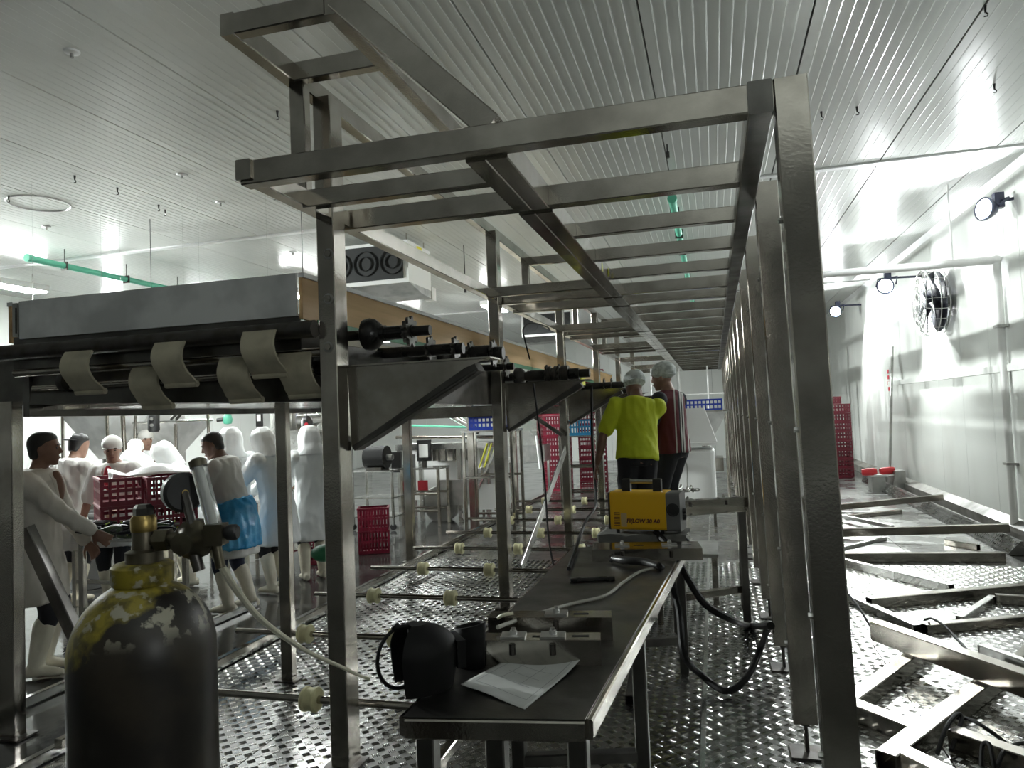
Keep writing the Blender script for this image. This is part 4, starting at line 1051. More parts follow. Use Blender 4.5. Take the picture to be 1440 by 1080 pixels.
person((-4.48, 6.05, 0), 62, 'bare-headed bearded person in white coat with blue plastic apron', 1.74, lean=14, head=(18, 8, 0), LH=(-.12, .45, 1.0), RH=(.12, .48, 1.0), skin='skin_c', apron='apron_blue', hem=.52, bottom='trouser_navy', feet=((-.12, .02), (.12, -.08)), vox=.008)
person((-5.0, 6.72, 0), 10, 'hooded person in white overall behind the blue-aproned one', 1.74, lean=4, RH=(.25, .25, 1.0), LH=(-.2, .3, 1.0), skin='skin_b', top='overall', top_m='overall', cap='hood', face=False, vox=.013)
person((-4.5, 6.78, 0), 48, 'hooded person in white overall bending left of the steel leg', 1.74, lean=12, head=(0, 6, 0), RH=(.15, .5, 1.0), LH=(-.15, .5, .98), skin='skin_b', top='overall', top_m='overall', hem=.5, cap='hood', face=False, vox=.013)
person((-4.42, 7.35, 0), 15, 'hooded person in long white overall next to the stainless vat', 1.72, lean=5, RH=(.15, .45, 1.05), LH=(-.15, .45, 1.05), skin='skin_b', top='overall', top_m='overall', hem=.45, cap='hood', face=False, vox=.013, bottom='trousers')

# ------------------------------------------------------------------ crates
def crate_mesh(L=.6, W=.4, H=.24, t=.016):
    parts = {}
    b = MB(); b.bb((-L / 2, -W / 2, 0), (L / 2, W / 2, .014)); parts['base'] = b
    fr_ = MB()
    for z in (.014, H * .48, H - .03):
        hh = .03
        for sy in (-1, 1): fr_.bb((-L / 2, sy * W / 2 - (t if sy > 0 else 0), z), (L / 2, sy * W / 2 + (0 if sy > 0 else t), z + hh))
        for sx in (-1, 1): fr_.bb((sx * L / 2 - (t if sx > 0 else 0), -W / 2, z), (sx * L / 2 + (0 if sx > 0 else t), W / 2, z + hh))
    n = 9
    for i in range(n + 1):
        x_ = -L / 2 + (L - .02) * i / n
        for sy in (-1, 1): fr_.bb((x_, sy * (W / 2 - .003) - .005, .014), (x_ + .02, sy * (W / 2 - .003) + .005, H))
    for i in range(7):
        y_ = -W / 2 + (W - .02) * i / 6
        for sx in (-1, 1): fr_.bb((sx * (L / 2 - .003) - .005, y_, .014), (sx * (L / 2 - .003) + .005, y_ + .02, H))
    parts['lattice_wall'] = fr_
    rm_ = MB()
    for sy in (-1, 1): rm_.bb((-L / 2 - .008, sy * (W / 2 - .004) - .012, H - .016), (L / 2 + .008, sy * (W / 2 - .004) + .012, H))
    for sx in (-1, 1): rm_.bb((sx * (L / 2 - .004) - .012, -W / 2, H - .016), (sx * (L / 2 - .004) + .012, W / 2, H))
    parts['rim'] = rm_
    return parts
CR = {}
def crate(loc, rz, label, m='crate_red', group=None, H=.24, L=.6, W=.4):
    key = (m, H, L, W)
    t = thing('crate', loc, label, 'crate', group, rz=rz)
    if key not in CR:
        CR[key] = []
        for nme, mb in crate_mesh(L, W, H).items():
            CR[key].append(mb.build(nme, m, t, local=True).data)
    else:
        for me in CR[key]:
            o = bpy.data.objects.new(me.name.split('.')[0], me); COL.objects.link(o); o.parent = t
    return t
# on the packing table
PT = .86
def pz(px, py, z): return PZ(px, py, z)
g1 = 'red crates stacked on the packing table'
cpos = PD(178, 716, 7.0); rzt = math.radians(50)
d1 = V((math.cos(rzt), math.sin(rzt), 0))
# ------------------------------------------------------------------ packing area furniture
a, b = PZ(108, 757, PT), PZ(250, 757, PT)
c_, d_ = PZ(268, 731, PT), PZ(98, 731, PT)
ptab = thing('packing_table', V(((a.x + c_.x) / 2, (a.y + c_.y) / 2, 0)), 'wide white-topped packing table heaped with dark vegetables', 'table')
quadslab(a, b, c_, d_, .03).build('tabletop', 'steel_bright', ptab)
for p in (a, b, c_, d_):
    cc = (a + b + c_ + d_) / 4; q = p + (cc - p) * .1; MB().sq((q.x, q.y, 0), (q.x, q.y, PT - .03), .05, .05, up=V((0, 1, 0))).build('leg', 'steel', ptab)
mid = (a + b + c_ + d_) / 4
for (p, q) in ((a, b), (d_, c_)): MB().sq(V((p.x, p.y, .25)) + (V((mid.x, mid.y, .25)) - V((p.x, p.y, .25))) * .1, V((q.x, q.y, .25)) + (V((mid.x, mid.y, .25)) - V((q.x, q.y, .25))) * .1, .04, .04).build('stretcher', 'steel', ptab)
lab_v = 'glossy dark vegetable lying in the heap on the packing table'
veg = None
for i in range(56):
    px = random.uniform(120, 232); py = random.uniform(736, 753); lay = random.choice((0, 0, 1, 2)) if py < 748 else 0
    p = PZ(px, py, PT + .03 + lay * .05)
    if i < 2:
        veg_ = thing('vegetable', p - V((0, 0, .03)), lab_v, 'vegetable', 'dark vegetables on the packing table', rz=random.uniform(0, 6))
        L = .1; pth = [V((-L, 0, .03)), V((-L * .4, .012, .034)), V((L * .4, .014, .032)), V((L, -.004, .03))]
        bdy = MB().sweep(smoothpath(pth, 4), [.012, .022, .028, .031, .033, .034, .034, .033, .031, .028, .024, .016, .006], 9).build('flesh', 'produce' if i == 0 else 'produce_dark', veg_, local=True, smooth=True)
        MB().sweep([(-L, 0, .03), (-L - .02, .004, .038), (-L - .035, .004, .044)], [.007, .005, .005], 6).build('stem', 'leaf', veg_, local=True, smooth=True)
        veg = [veg_] + (veg or [])
    else:
        dup(random.choice(veg), None, p - V((0, 0, .03)), random.uniform(0, 6.28))
# trays of white packs
for i, (px, py) in enumerate(((236, 748), (248, 742), (226, 753))):
    p = PZ(px, py, PT); t = thing('foam_tray', p, 'flat white foam tray on the packing table near the regulator', 'tray', 'white foam trays on the packing table', rz=.5 + .3 * i)
    MB().bb((-.16, -.11, 0), (.16, .11, .012)).build('base', 'plastic_white', t, local=True)
    mb = MB()
    for sx in (-1, 1): mb.prism([(sx * .16, -.11, .0), (sx * .16, .11, .0), (sx * .175, .125, .03), (sx * .175, -.125, .03)], (-sx * .006, 0, 0))
    for sy in (-1, 1): mb.prism([(-.16, sy * .11, .0), (.16, sy * .11, .0), (.175, sy * .125, .03), (-.175, sy * .125, .03)], (0, -sy * .006, 0))
    mb.build('rim', 'plastic_white', t, local=True)
k_ = 0
for i in range(2):
    for j in range(2):
        p = PD(172 + i * 63, 716, 6.6); p.z = PT + .24 * j
        crate(p, rzt + math.pi / 2, ('maroon plastic crate stacked %s on the packing table beside the %s' % (('lowest', 'on top')[j], ('red shirt', 'bearded person')[i])), group=g1)
# white film in the top crate
p = PD(232, 668, 6.8); mb = MB(); nx = 16; vs = []; fs = []
for i in range(nx):
    for j in range(10):
        u, v = i / 15 - .5, j / 9 - .5
        vs.append(V((p.x, p.y, PT + .49)) + d1 * u * .9 + V((-d1.y, d1.x, 0)) * v * .45 + V((0, 0, .05 * math.sin(7 * u + 2) * math.cos(5 * v) + .03 * math.sin(19 * u * v + 1) + .04 * (.25 - u * u))))
for i in range(nx - 1):
    for j in range(9): q = i * 10 + j; fs.append((q, q + 10, q + 11, q + 1))
o = MB().add(vs, fs).build('plastic_film', 'film', None, smooth=True, label='crumpled white plastic film over the top crates', cat='plastic film'); o.modifiers.new('t', 'SOLIDIFY').thickness = .004
# second packing table further back under the hands of the hooded crew
a, b = PZ(335, 712, .84), PZ(420, 700, .84)
tt = thing('prep_table', ((a + b) / 2) * 1 - V((0, 0, .84)), 'stainless prep table between the hooded workers', 'table'); tt.location.z = 0; ORG[tt].z = 0
cc = V(((a.x + b.x) / 2 - .3, (a.y + b.y) / 2 + .5, 0)); tt.location = cc; ORG[tt] = cc.copy()
MB().bb(cc + V((-.5, -.35, .81)), cc + V((.5, .35, .84))).build('tabletop', 'steel_bright', tt)
for sx in (-1, 1):
    for sy in (-1, 1): MB().sq(cc + V((sx * .45, sy * .3, 0)), cc + V((sx * .45, sy * .3, .81)), .04, .04, up=V((0, 1, 0))).build('leg', 'steel', tt)
MB().bb(cc + V((-.45, -.3, .2)), cc + V((.45, .3, .22))).build('shelf', 'steel', tt)
# grey bin beside the red shirt
p = PD(126, 745, 8.3); p.z = 0
bn = thing('waste_bin', p, 'tall dark grey bin between the capped person and the packing table', 'bin')
MB().lathe(p, [(0, 0), (.2, 0), (.235, .78), (.245, .8), (.245, .84), (.225, .84), (.215, .3), (0, .3)], n=28).build('tub', 'panel_grey', bn, smooth=True)
MB().lathe(p, [(.24, .76), (.256, .77), (.256, .80), (.24, .81)], n=28).build('rim_band', 'black_plastic', bn, smooth=True)
# hopper with cone, pipe frame, cabinet
def hopper(c, r, hc_, label, zt):
    c = V(c); h = thing('hopper', V((c.x, c.y, 0)), label, 'hopper')
    cc = V((c.x, c.y, 0))
    n = 4
    # square funnel
    vs = [cc + V((sx * r, sy * r, zt)) for sx, sy in ((-1, -1), (1, -1), (1, 1), (-1, 1))] + [cc + V((sx * .07, sy * .07, zt - hc_)) for sx, sy in ((-1, -1), (1, -1), (1, 1), (-1, 1))]
    o = MB().add(vs, [(0, 1, 5, 4), (1, 2, 6, 5), (2, 3, 7, 6), (3, 0, 4, 7)]).build('funnel', 'steel_sheet', h); o.modifiers.new('t', 'SOLIDIFY').thickness = .006
    mb = MB()
    for i in range(4):
        p, q = vs[i], vs[(i + 1) % 4]; mb.sq(p, q, .03, .03)
    mb.build('rim', 'steel_bright', h)
    MB().cyl(cc + V((0, 0, zt - hc_)), cc + V((0, 0, zt - hc_ - .25)), .07, n=18).build('outlet', 'steel_bright', h, smooth=True)
    for sx in (-1, 1):
        for sy in (-1, 1): MB().cyl(cc + V((sx * r * .9, sy * r * .9, 0)), cc + V((sx * r * .9, sy * r * .9, zt - .02)), .022, n=10).build('leg', 'steel', h, smooth=True)
    MB().bb(cc + V((-.3, -.3, .6)), cc + V((.3, .3, zt - hc_ - .25))).build('weigher_body', 'steel', h)
    return h
hopper(PD(150, 580, 10.3), .42, .68, 'large square stainless hopper with deep cone by the white wall', 2.05)
hopper(PD(243, 600, 10.6), .38, .5, 'smaller dull hopper in front of the dotted cabinet', 1.86)
p = PD(205, 600, 11.6); cab = thing('control_cabinet', V((p.x, p.y, 0)), 'pale grey control cabinet with rows of dark buttons', 'cabinet', rz=math.radians(48))
MB().bb((-.55, -.2, .1), (.55, .2, 2.15)).build('housing', 'white_paint', cab, local=True)
MB().bb((-.5, -.17, 0), (.5, .17, .1)).build('plinth', 'panel_grey', cab, local=True)
dr_ = MB().bb((-.52, -.215, .14), (.52, -.2, 2.11)).build('door', 'white_paint', cab, local=True)
for r_ in range(5):
    for c2 in range(7):
        if (r_ * 3 + c2) % 5 == 4: continue
        MB().cyl((-.4 + .13 * c2, -.215, 1.85 - .17 * r_), (-.4 + .13 * c2, -.24, 1.85 - .17 * r_), .024, n=12).build('button', 'black_plastic', dr_, local=True)
MB().bb((.0, -.235, 1.95), (.09, -.215, 2.05)).build('switch', 'black_plastic', dr_, local=True)
# overhead pipe portal with pendants
pp = thing('pipe_rack', PD(225, 720, 9.6) * 1, 'thin bent pipe rack above the packing crew', 'pipe rack'); pp.location.z = 0; ORG[pp].z = 0
q = [PD(189, 660, 9.6), PD(190, 600, 9.6), PD(196, 578, 9.6), PD(210, 574, 9.6), PD(270, 574, 9.6), PD(288, 580, 9.6), PD(293, 600, 9.6), PD(294, 640, 9.6)]
q[0].z = 0; q[-1].z = 0
MB().sweep(smoothpath(q, 6), .02, 10).build('pipe', 'steel', pp, smooth=True)
MB().cyl(PD(160, 573, 9.6), PD(470, 571, 9.6), .014, n=8).build('conduit', 'steel_dark', pp, smooth=True)
MB().cyl(PD(172, 575, 9.6), PD(176, 660, 9.6), .03, n=10).build('pipe', 'steel', pp, smooth=True)
for x0, x1 in ((240, 258), (248, 262)): MB().sq(PD(x0, 590, 9.6), PD(x1, 573, 9.6), .03, .03).build('strut', 'steel_dark', pp)
def pendant(px, py, d, label):
    c = PD(px, py, d); t = thing('pendant_switch', c - V((0, 0, .17)), label, 'switch')
    rboxx(V((-.07, -.05, -.16)), V((.07, .05, .16)), .03)
    m_ = MB(); m_.lathe(c, [(0, -.17), (.055, -.165), (.07, -.14), (.07, .12), (.05, .16), (.02, .18), (0, .18)], n=16); m_.build('housing', 'black_plastic', t, smooth=True)
    MB().cyl(c + V((0, 0, .17)), V((c.x, c.y, ZC)), .004, n=8).build('cord', 'rubber', t)
    for k in range(3): MB().cyl(c + V((.03, -.06, -.08 + .08 * k)), c + V((.04, -.085, -.08 + .08 * k)), .02, n=10).build('button', 'red_print' if k == 2 else 'galv', t)
pendant(216, 589, 9.2, 'black hanging pendant switch above the packing crew')
pendant(432, 606, 8.6, 'black hanging pendant switch beside the stainless vat')
# green spray gun hanging
c = PD(320, 584, 9.55); t = thing('spray_gun', c - V((0, 0, .12)), 'green hanging spray nozzle against the white wall', 'nozzle')
MB().lathe(c, [(0, -.12), (.05, -.11), (.065, -.06), (.05, .0), (.028, .05), (.026, .16), (0, .16)], n=14).build('body', 'green_pipe', t, smooth=True)
MB().cyl(c + V((-.03, -.02, -.05)), c + V((-.12, -.06, -.06)), .025, n=8).build('trigger', 'black_plastic', t)
MB().cyl(c + V((0, 0, .15)), V((c.x, c.y, PD(320, 572, 9.6).z)), .012, n=8).build('hose', 'green_pipe', t)
# hanging dark rack
a, b = PD(365, 565, 9.0), PD(365, 600, 9.0); t = thing('hook_rail', b, 'dark vertical hook rail with white tags above the hooded workers', 'rail')
MB().bb(b + V((-.045, -.01, 0)), b + V((.045, .01, .55))).build('board', 'black_steel', t)
for k in range(3): MB().bb(b + V((-.025, -.016, .07 + .16 * k)), b + V((.025, -.01, .15 + .16 * k))).build('tag', 'plastic_white', t)
MB().cyl(b + V((0, 0, .55)), V((b.x, b.y, 2.75)), .006, n=6).build('hanger', 'steel', t)
# stainless vats
def vat(c, r, z0, z1, label, m='steel_bright'):
    c = V((c.x, c.y, 0)); t = thing('vat', c, label, 'vat')
    MB().lathe(c, [(0, z0), (r * .5, z0 - .12), (r, z0 + .08), (r, z1 - .02), (r * 1.04, z1 - .02), (r * 1.04, z1), (r * .97, z1), (r * .97, z1 - .2), (0, z1 - .22)], n=32).build('tank', m, t, smooth=True)
    for k in range(3):
        a = 2.1 * k + .4; MB().cyl(c + V((r * .85 * math.cos(a), r * .85 * math.sin(a), 0)), c + V((r * .85 * math.cos(a), r * .85 * math.sin(a), z0 + .1)), .03, n=10).build('leg', 'steel', t, smooth=True)
    MB().cyl(c + V((0, 0, z0 - .1)), c + V((0, 0, z0 - .3)), .05, n=12).build('drain', 'steel', t, smooth=True)
    return t
vat(PD(405, 600, 12.0), .28, .9, 2.05, 'upright polished stainless vat behind the hooded workers')
v2 = vat(PD(447, 640, 10.1), .48, .9, 1.66, 'round stainless mixing kettle beside the pendant switch')
p = ORG[v2]; MB().cyl(p + V((-.25, -.1, 1.78)), p + V((.2, .1, 1.78)), .1, n=18).build('motor', 'galv', v2, smooth=True)
MB().lathe(p + V((.1, .2, 1.66)), [(.3, 0), (.1, .45), (.06, .5), (0, .5)], n=20).build('cone_lid', 'steel_bright', v2, smooth=True)
mb = MB().bb(p + V((.05, -.62, 1.05)), p + V((.3, -.5, 1.4))); mb.build('control_box', 'panel_grey', v2)
MB().bb(p + V((.09, -.63, 1.2)), p + V((.2, -.62, 1.34))).build('display', 'plastic_white', v2)
# red crates on the floor
for (px, py, lab) in ((456, 790, 'red crate on the wet floor behind the first bracket column'), (527, 776, 'red crate on the wet floor beside the steel trolley')):
    p = PZ(px, py, 0)
    for j in range(2): crate(V((p.x, p.y, .3 * j)), .4, lab + (', lower of two' if j == 0 else ', upper of two'), H=.30, L=.4, W=.3, group='red crates on the wet floor')
p = PZ(456, 790, .6); t = thing('green_bag', PZ(456, 790, .62), 'dark green bag slumped on the upper red crate', 'bag')
q = ORG[t]; MB().ell(q + V((0, 0, .07)), (.11, .09, .07)).build('sack', 'green_rail', t, smooth=True); MB().cyl(q + V((.03, 0, .11)), q + V((.07, 0, .18)), .03, .015, 10).build('knot', 'green_rail', t, smooth=True)
# crate towers further back
p = PZ(829, 684, 0)
for j in range(11): crate(V((-2.62, 16.05, .245 * j)), .1, 'dark red crate number %s from the floor in the tall tower by the yellow tee' % ('one', 'two', 'three', 'four', 'five', 'six', 'seven', 'eight', 'nine', 'ten', 'eleven')[j], group='crate tower behind the conveyor', H=.24)
for j in range(9): crate(V((-3.5, 16.4, .245 * j)), .0, 'dark red crate number %s from the floor in the tower behind the sloping tube' % ('one', 'two', 'three', 'four', 'five', 'six', 'seven', 'eight', 'nine')[j], group='second crate tower behind the conveyor', H=.24)
for j in range(8): crate(V((2.75, 18.6, .215 * j)), .12, 'maroon crate number %s from the floor in the stack by the right wall' % ('one', 'two', 'three', 'four', 'five', 'six', 'seven', 'eight')[j], group='maroon crates by the right wall', H=.21, L=.62)
crate(V((2.66, 18.55, .215 * 8)), .3, 'small bright red crate on top of the maroon stack by the right wall', m='crate_red', H=.17, L=.4, W=.3)
# blue crates
def stand(loc, w_, d_, z, label, m='steel'):
    loc = V((loc.x, loc.y, 0)); t = thing('equipment_stand', loc, label, 'stand')
    MB().bb(loc + V((-w_ / 2, -d_ / 2, z - .03)), loc + V((w_ / 2, d_ / 2, z))).build('top', 'steel_bright', t)
    for sx in (-1, 1):
        for sy in (-1, 1): MB().sq(loc + V((sx * (w_ / 2 - .03), sy * (d_ / 2 - .03), 0)), loc + V((sx * (w_ / 2 - .03), sy * (d_ / 2 - .03), z - .03)), .045, .045, up=V((0, 1, 0))).build('leg', m, t)
    for zz in (.25, z * .55):
        for sy in (-1, 1): MB().sq(loc + V((-w_ / 2 + .03, sy * (d_ / 2 - .03), zz)), loc + V((w_ / 2 - .03, sy * (d_ / 2 - .03), zz)), .035, .035).build('stretcher', m, t)
    return t
p = PD(692, 604, 11); z_ = p.z
stand(p, .8, .6, z_, 'tall steel stand holding a blue crate beyond the second column')
crate(V((p.x, p.y, z_)), 0, 'blue crate on the tall stand beyond the second column', m='crate_blue', H=.2)
p = PD(990, 578, 13.5)
h3 = hopper(p, .42, .6, 'white-rimmed hopper at the far end of the aisle', p.z - .0)
crate(V((p.x, p.y, p.z + .0)), 0, 'bright blue crate standing on the far aisle hopper', m='crate_blue', H=.22, L=.66)
p = PD(813, 612, 14); stand(p, .7, .5, p.z, 'steel stand with a light blue crate behind the crate tower')
crate(V((p.x, p.y, p.z)), .2, 'light blue crate behind the yellow tee', m='crate_cyan', H=.3, L=.5)
# covered white machine at the end of the aisle
p = PD(975, 650, 11.0); t = thing('covered_machine', V((p.x, p.y, 0)), 'white sheeted machine at the far end of the aisle', 'machine')
q = ORG[t]; mb = MB(); mb.bb(q + V((-.32, -.3, .35)), q + V((.32, .3, 1.15))); o = mb.build('cover', 'plastic_white', t); bv = o.modifiers.new('b', 'BEVEL'); bv.width = .06; bv.segments = 3
MB().bb(q + V((-.36, -.34, 1.2)), q + V((.36, .3, 1.24))).build('lid', 'white_paint', t)
mb = MB().prism([q + V((-.36, -.2, 1.24)), q + V((.36, -.2, 1.24)), q + V((.2, -.2, 1.75)), q + V((-.36, -.2, 1.75))], (0, .4, 0)); mb.build('chute', 'white_paint', t)
for sx in (-1, 1):
    for sy in (-1, 1): MB().sq(q + V((sx * .28, sy * .26, 0)), q + V((sx * .28, sy * .26, .36)), .04, .04, up=V((0, 1, 0))).build('leg', 'steel', t)
# light pipe frame at the end of the aisle
pf = thing('pipe_stand', V((-.1, 19, 0)), 'thin white pipe frame at the far end of the aisle', 'pipe frame')
for x_ in (-1.5, -.8, -.1, .9): MB().cyl((x_, 19, 0), (x_, 19, 2.9), .02, n=8).build('upright', 'white_paint', pf, smooth=True)
MB().cyl((-1.5, 19, 2.1), (1.0, 19, 2.1), .02, n=8).build('crossbar', 'white_paint', pf, smooth=True)
# steel trolley and machines in the middle distance
p = PZ(535, 742, 0)
t = thing('steel_trolley', V((p.x, p.y, 0)), 'open steel trolley with shelves carrying a dark motor', 'trolley'); q = ORG[t]
for sx in (-.35, .35):
    for sy in (-.25, .25): MB().sq(q + V((sx, sy, .08)), q + V((sx, sy, .95)), .04, .04, up=V((0, 1, 0))).build('post', 'steel_bright', t); MB().lathe(q + V((sx, sy - .015, .05)), [(0, 0), (.05, 0), (.05, .03), (0, .03)], (0, 1, 0), 14).build('castor', 'rubber', t, smooth=True)
for z_ in (.2, .5, .93): MB().bb(q + V((-.37, -.27, z_)), q + V((.37, .27, z_ + .02))).build('shelf', 'steel_bright', t)
mo = thing('gear_motor', q + V((0, 0, .95)), 'black cylindrical motor standing on the steel trolley', 'motor'); qq = ORG[mo]
MB().cyl(qq + V((-.2, 0, .2)), qq + V((.16, 0, .2)), .19, n=24).build('casing', 'matte_black', mo, smooth=True)
MB().bb(qq + V((-.15, -.15, 0)), qq + V((.12, .15, .04))).build('foot', 'iron', mo)
MB().cyl(qq + V((.16, 0, .2)), qq + V((.26, 0, .2)), .05, n=12).build('spindle', 'galv', mo, smooth=True)
stand(PZ(600, 737, 0), .7, .5, .95, 'steel bench with a small screen beyond the first bracket')
t = thing('small_screen', PZ(600, 737, 0) + V((0, 0, .95)), 'small framed display standing on the steel bench', 'display'); q = ORG[t]
MB().bb(q + V((-.12, -.03, .1)), q + V((.12, .03, .45))).build('bezel', 'black_plastic', t); MB().bb(q + V((-.08, -.034, .16)), q + V((.08, -.03, .38))).build('screen', 'plastic_white', t); MB().bb(q + V((-.03, -.03, 0)), q + V((.03, .03, .12))).build('post', 'iron', t)
# long filling machine with frame, ducts, chute
q = PZ(634, 729, 0); fm = thing('filling_machine', q, 'grey stainless filling machine with open frame and white panels', 'machine')
for sx in (-.8, -.4, .3, .8):
    for sy in (-.3, .3): MB().sq(q + V((sx, sy, 0)), q + V((sx, sy, 1.25)), .07, .07, up=V((0, 1, 0))).build('post', 'steel_bright', fm)
MB().bb(q + V((-.85, -.35, 1.22)), q + V((.85, .35, 1.32))).build('deck', 'steel_bright', fm)
MB().bb(q + V((-.85, .2, .3)), q + V((.85, .26, 1.2))).build('back_panel', 'white_paint', fm)
MB().bb(q + V((-.05, -.36, .28)), q + V((.8, -.3, .7))).build('front_panel', 'galv', fm)
MB().bb(q + V((-.62, -.36, .45)), q + V((-.5, -.3, 1.15))).build('gear_box', 'panel_grey', fm)
MB().bb(q + V((-.42, -.42, .52)), q + V((-.26, -.36, .7))).build('red_box', 'red_print', fm)
MB().bb(q + V((-.9, -.42, .85)), q + V((-.72, -.36, 1.2))).build('switch_box', 'black_plastic', fm)
MB().lathe(q + V((-.1, -.25, .28)), [(0, 0), (.3, 0), (.32, .02), (.32, .18), (.3, .2), (0, .2)], (0, 1, 0), 28).build('drum', 'dirt_grey', fm, smooth=True)
MB().cyl(q + V((-.85, -.3, 1.45)), q + V((1.0, -.3, 1.40)), .03, n=10).build('pipe', 'steel', fm, smooth=True)
MB().cyl(q + V((-.8, -.1, 1.65)), q + V((.9, -.1, 1.55)), .02, n=10).build('pipe', 'green_pipe', fm, smooth=True)
MB().cyl(q + V((-.5, .1, 2.1)), q + V((.6, -.1, 1.5)), .06, n=12).build('chute', 'steel_bright', fm, smooth=True)
MB().sq(q + V((.62, -.1, .4)), q + V((.45, .1, 2.0)), .04, .04).build('strut', 'white_paint', fm)
for k in range(5): MB().bb(q + V((-.35 + .14 * k, .12, 1.0)), q + V((-.25 + .14 * k, .16, 1.2))).build('nozzle', 'steel', fm)
# tilted sorting tray with yellow bars
q = PZ(696, 730, 0); st = thing('sorting_chute', q, 'tilted white sorting chute with yellow bars near the second column', 'chute')
MB().prism([q + V((-.3, -.25, .85)), q + V((.3, -.25, 1.0)), q + V((.3, -.25, 1.04)), q + V((-.3, -.25, .89))], (0, .5, 0)).build('tray', 'white_paint', st)
for k in range(3): MB().sq(q + V((-.15 + .08 * k, -.28, .9)), q + V((.0 + .08 * k, -.28, 1.3)), .03, .02).build('bar', 'yellow_mark', st)
MB().sq(q + V((-.2, -.3, .5)), q + V((.25, -.3, 1.4)), .04, .04).build('stay', 'steel_bright', st)
MB().bb(q + V((-.3, -.28, .2)), q + V((.28, -.22, .62))).build('apron_panel', 'plastic_white', st)
for sx in (-.26, .26):
    for sy in (-.2, .2): MB().sq(q + V((sx, sy, 0)), q + V((sx, sy, .88 + sx * .24)), .04, .04, up=V((0, 1, 0))).build('leg', 'steel', st)
# bagging machine seen between second and third bracket columns
q = PZ(744, 697, 0); bg = thing('bagging_machine', q, 'pale stainless bagging machine between the second and third columns', 'machine')
MB().bb(q + V((-.45, -.3, .75)), q + V((.45, .3, 1.1))).build('base_cabinet', 'galv', bg)
MB().bb(q + V((-.4, -.28, 1.1)), q + V((.3, .28, 1.85))).build('hood', 'steel_bright', bg)
MB().bb(q + V((-.2, -.29, 1.62)), q + V((.1, -.28, 1.67))).build('slot', 'black_plastic', bg)
for sx in (-.4, .4):
    for sy in (-.25, .25): MB().sq(q + V((sx, sy, 0)), q + V((sx, sy, .75)), .05, .05, up=V((0, 1, 0))).build('leg', 'steel_bright', bg)
MB().cyl(q + V((.35, -.3, .6)), q + V((.3, -.32, 1.3)), .03, n=10).build('ram', 'plastic_white', bg, smooth=True)

# ------------------------------------------------------------------ right side: loose tubes on the plates
tubes = [
 ((1150, 716), (1326, 699), .07, .09, 'long bright tube nearest the far checker kerb', 'steel'),
 ((1190, 727), (1267, 719), .05, .06, 'short open-ended tube beside the long bright one', 'steel'),
 ((1150, 750), (1420, 742), .075, .10, 'long tube with black open end pointing at the wall pipe', 'steel'),
 ((1165, 722), (1255, 741), .05, .05, 'thin tube crossing under two others near the columns', 'galv'),
 ((1172, 774), (1245, 757), .04, .04, 'greenish thin tube slanting away by the columns', 'galv'),
 ((1150, 784), (1412, 783), .075, .10, 'long straight tube lying square across the plates', 'steel'),
 ((1330, 762), (1376, 770), .06, .07, 'stubby open tube in front of the wall pipe', 'steel'),
 ((1160, 784), (1338, 828), .07, .08, 'shiny patched tube slanting towards the wall', 'steel_bright'),
 ((1222, 848), (1480, 824), .085, .09, 'dark mitred tube lying between crossing ones', 'steel'),
 ((1180, 834), (1290, 884), .07, .06, 'pale tube end under the mitred tube', 'steel_bright'),
 ((1232, 886), (1500, 982), .10, .13, 'heavy tube lying diagonally over the welded frame', 'steel'),
 ((1300, 884), (1480, 868), .07, .07, 'tube with slanted cut end behind the heavy diagonal one', 'steel'),
 ((1350, 872), (1396, 842), .06, .06, 'short offcut leaning between two tubes', 'steel_bright'),
 ((1400, 842), (1470, 846), .06, .08, 'open tube end by the right hand wall side', 'steel'),
 ((1380, 912), (1480, 948), .06, .06, 'flat tube parallel with the heavy diagonal one', 'galv'),
 ((1430, 930), (1480, 880), .06, .06, 'tube crossing behind the flat one near the wall', 'steel'),
]
base_z = [0, 0, .0, .05, 0, 0, 0, 0, .0, 0, .1, .0, 0, 0, 0, .0]
for (a, b, w_, h_, lab, m), bz in zip(tubes, base_z):
    zc = bz + h_ / 2; zc2 = zc + (.17 if b in ((1326, 699), (1420, 742)) else 0)
    MB().sq(PZ(*a, zc), PZ(*b, zc2), w_, h_, open_=True).build('steel_tube', m, None, label='stainless ' + lab if 'tube' in lab else lab, cat='steel tube', group='loose tubes on the right side plates')
wf = thing('welded_frame', PZ(1290, 1000, 0), 'welded rectangular tube frame lying flat on the plates below the heavy diagonal tube', 'frame')
for nme, a, b, w_ in (('rail', (1170, 985), (1300, 1036), .1), ('rung', (1196, 992), (1300, 915), .09), ('rung', (1246, 1072), (1400, 955), .1), ('rail', (1270, 1066), (1420, 1140), .1), ('rail', (1340, 1036), (1500, 1092), .09)):
    MB().sq(PZ(*a, .045), PZ(*b, .045), w_, .09, open_=True).build(nme, 'steel', wf)
cable('cable', [PZ(1190, 832, .02), PZ(1205, 850, .16), PZ(1222, 878, .12), PZ(1232, 893, .03), PZ(1262, 905, .015), PZ(1285, 918, .015)], .009, 'rubber', 'thin black cable drooping from the columns to the heavy tube')
cable('cable', [PZ(1300, 872, .04), PZ(1310, 870, .11), PZ(1328, 880, .13), PZ(1345, 898, .14), PZ(1362, 916, .2)], .009, 'rubber', 'short black cable arching over the slanted cut tube')
cable('cable', [PZ(1340, 1010, .03), PZ(1365, 1012, .07), PZ(1395, 1030, .06), PZ(1425, 1052, .03), PZ(1450, 1058, .02)], .01, 'rubber', 'black cable trailing across the welded frame to the right')
cable('cable', [PZ(1318, 1060, .03), PZ(1330, 1025, .1), PZ(1345, 1005, .12), PZ(1352, 1012, .1), PZ(1338, 1055, .03)], .011, 'rubber', 'black cable bight standing over the frame rung')
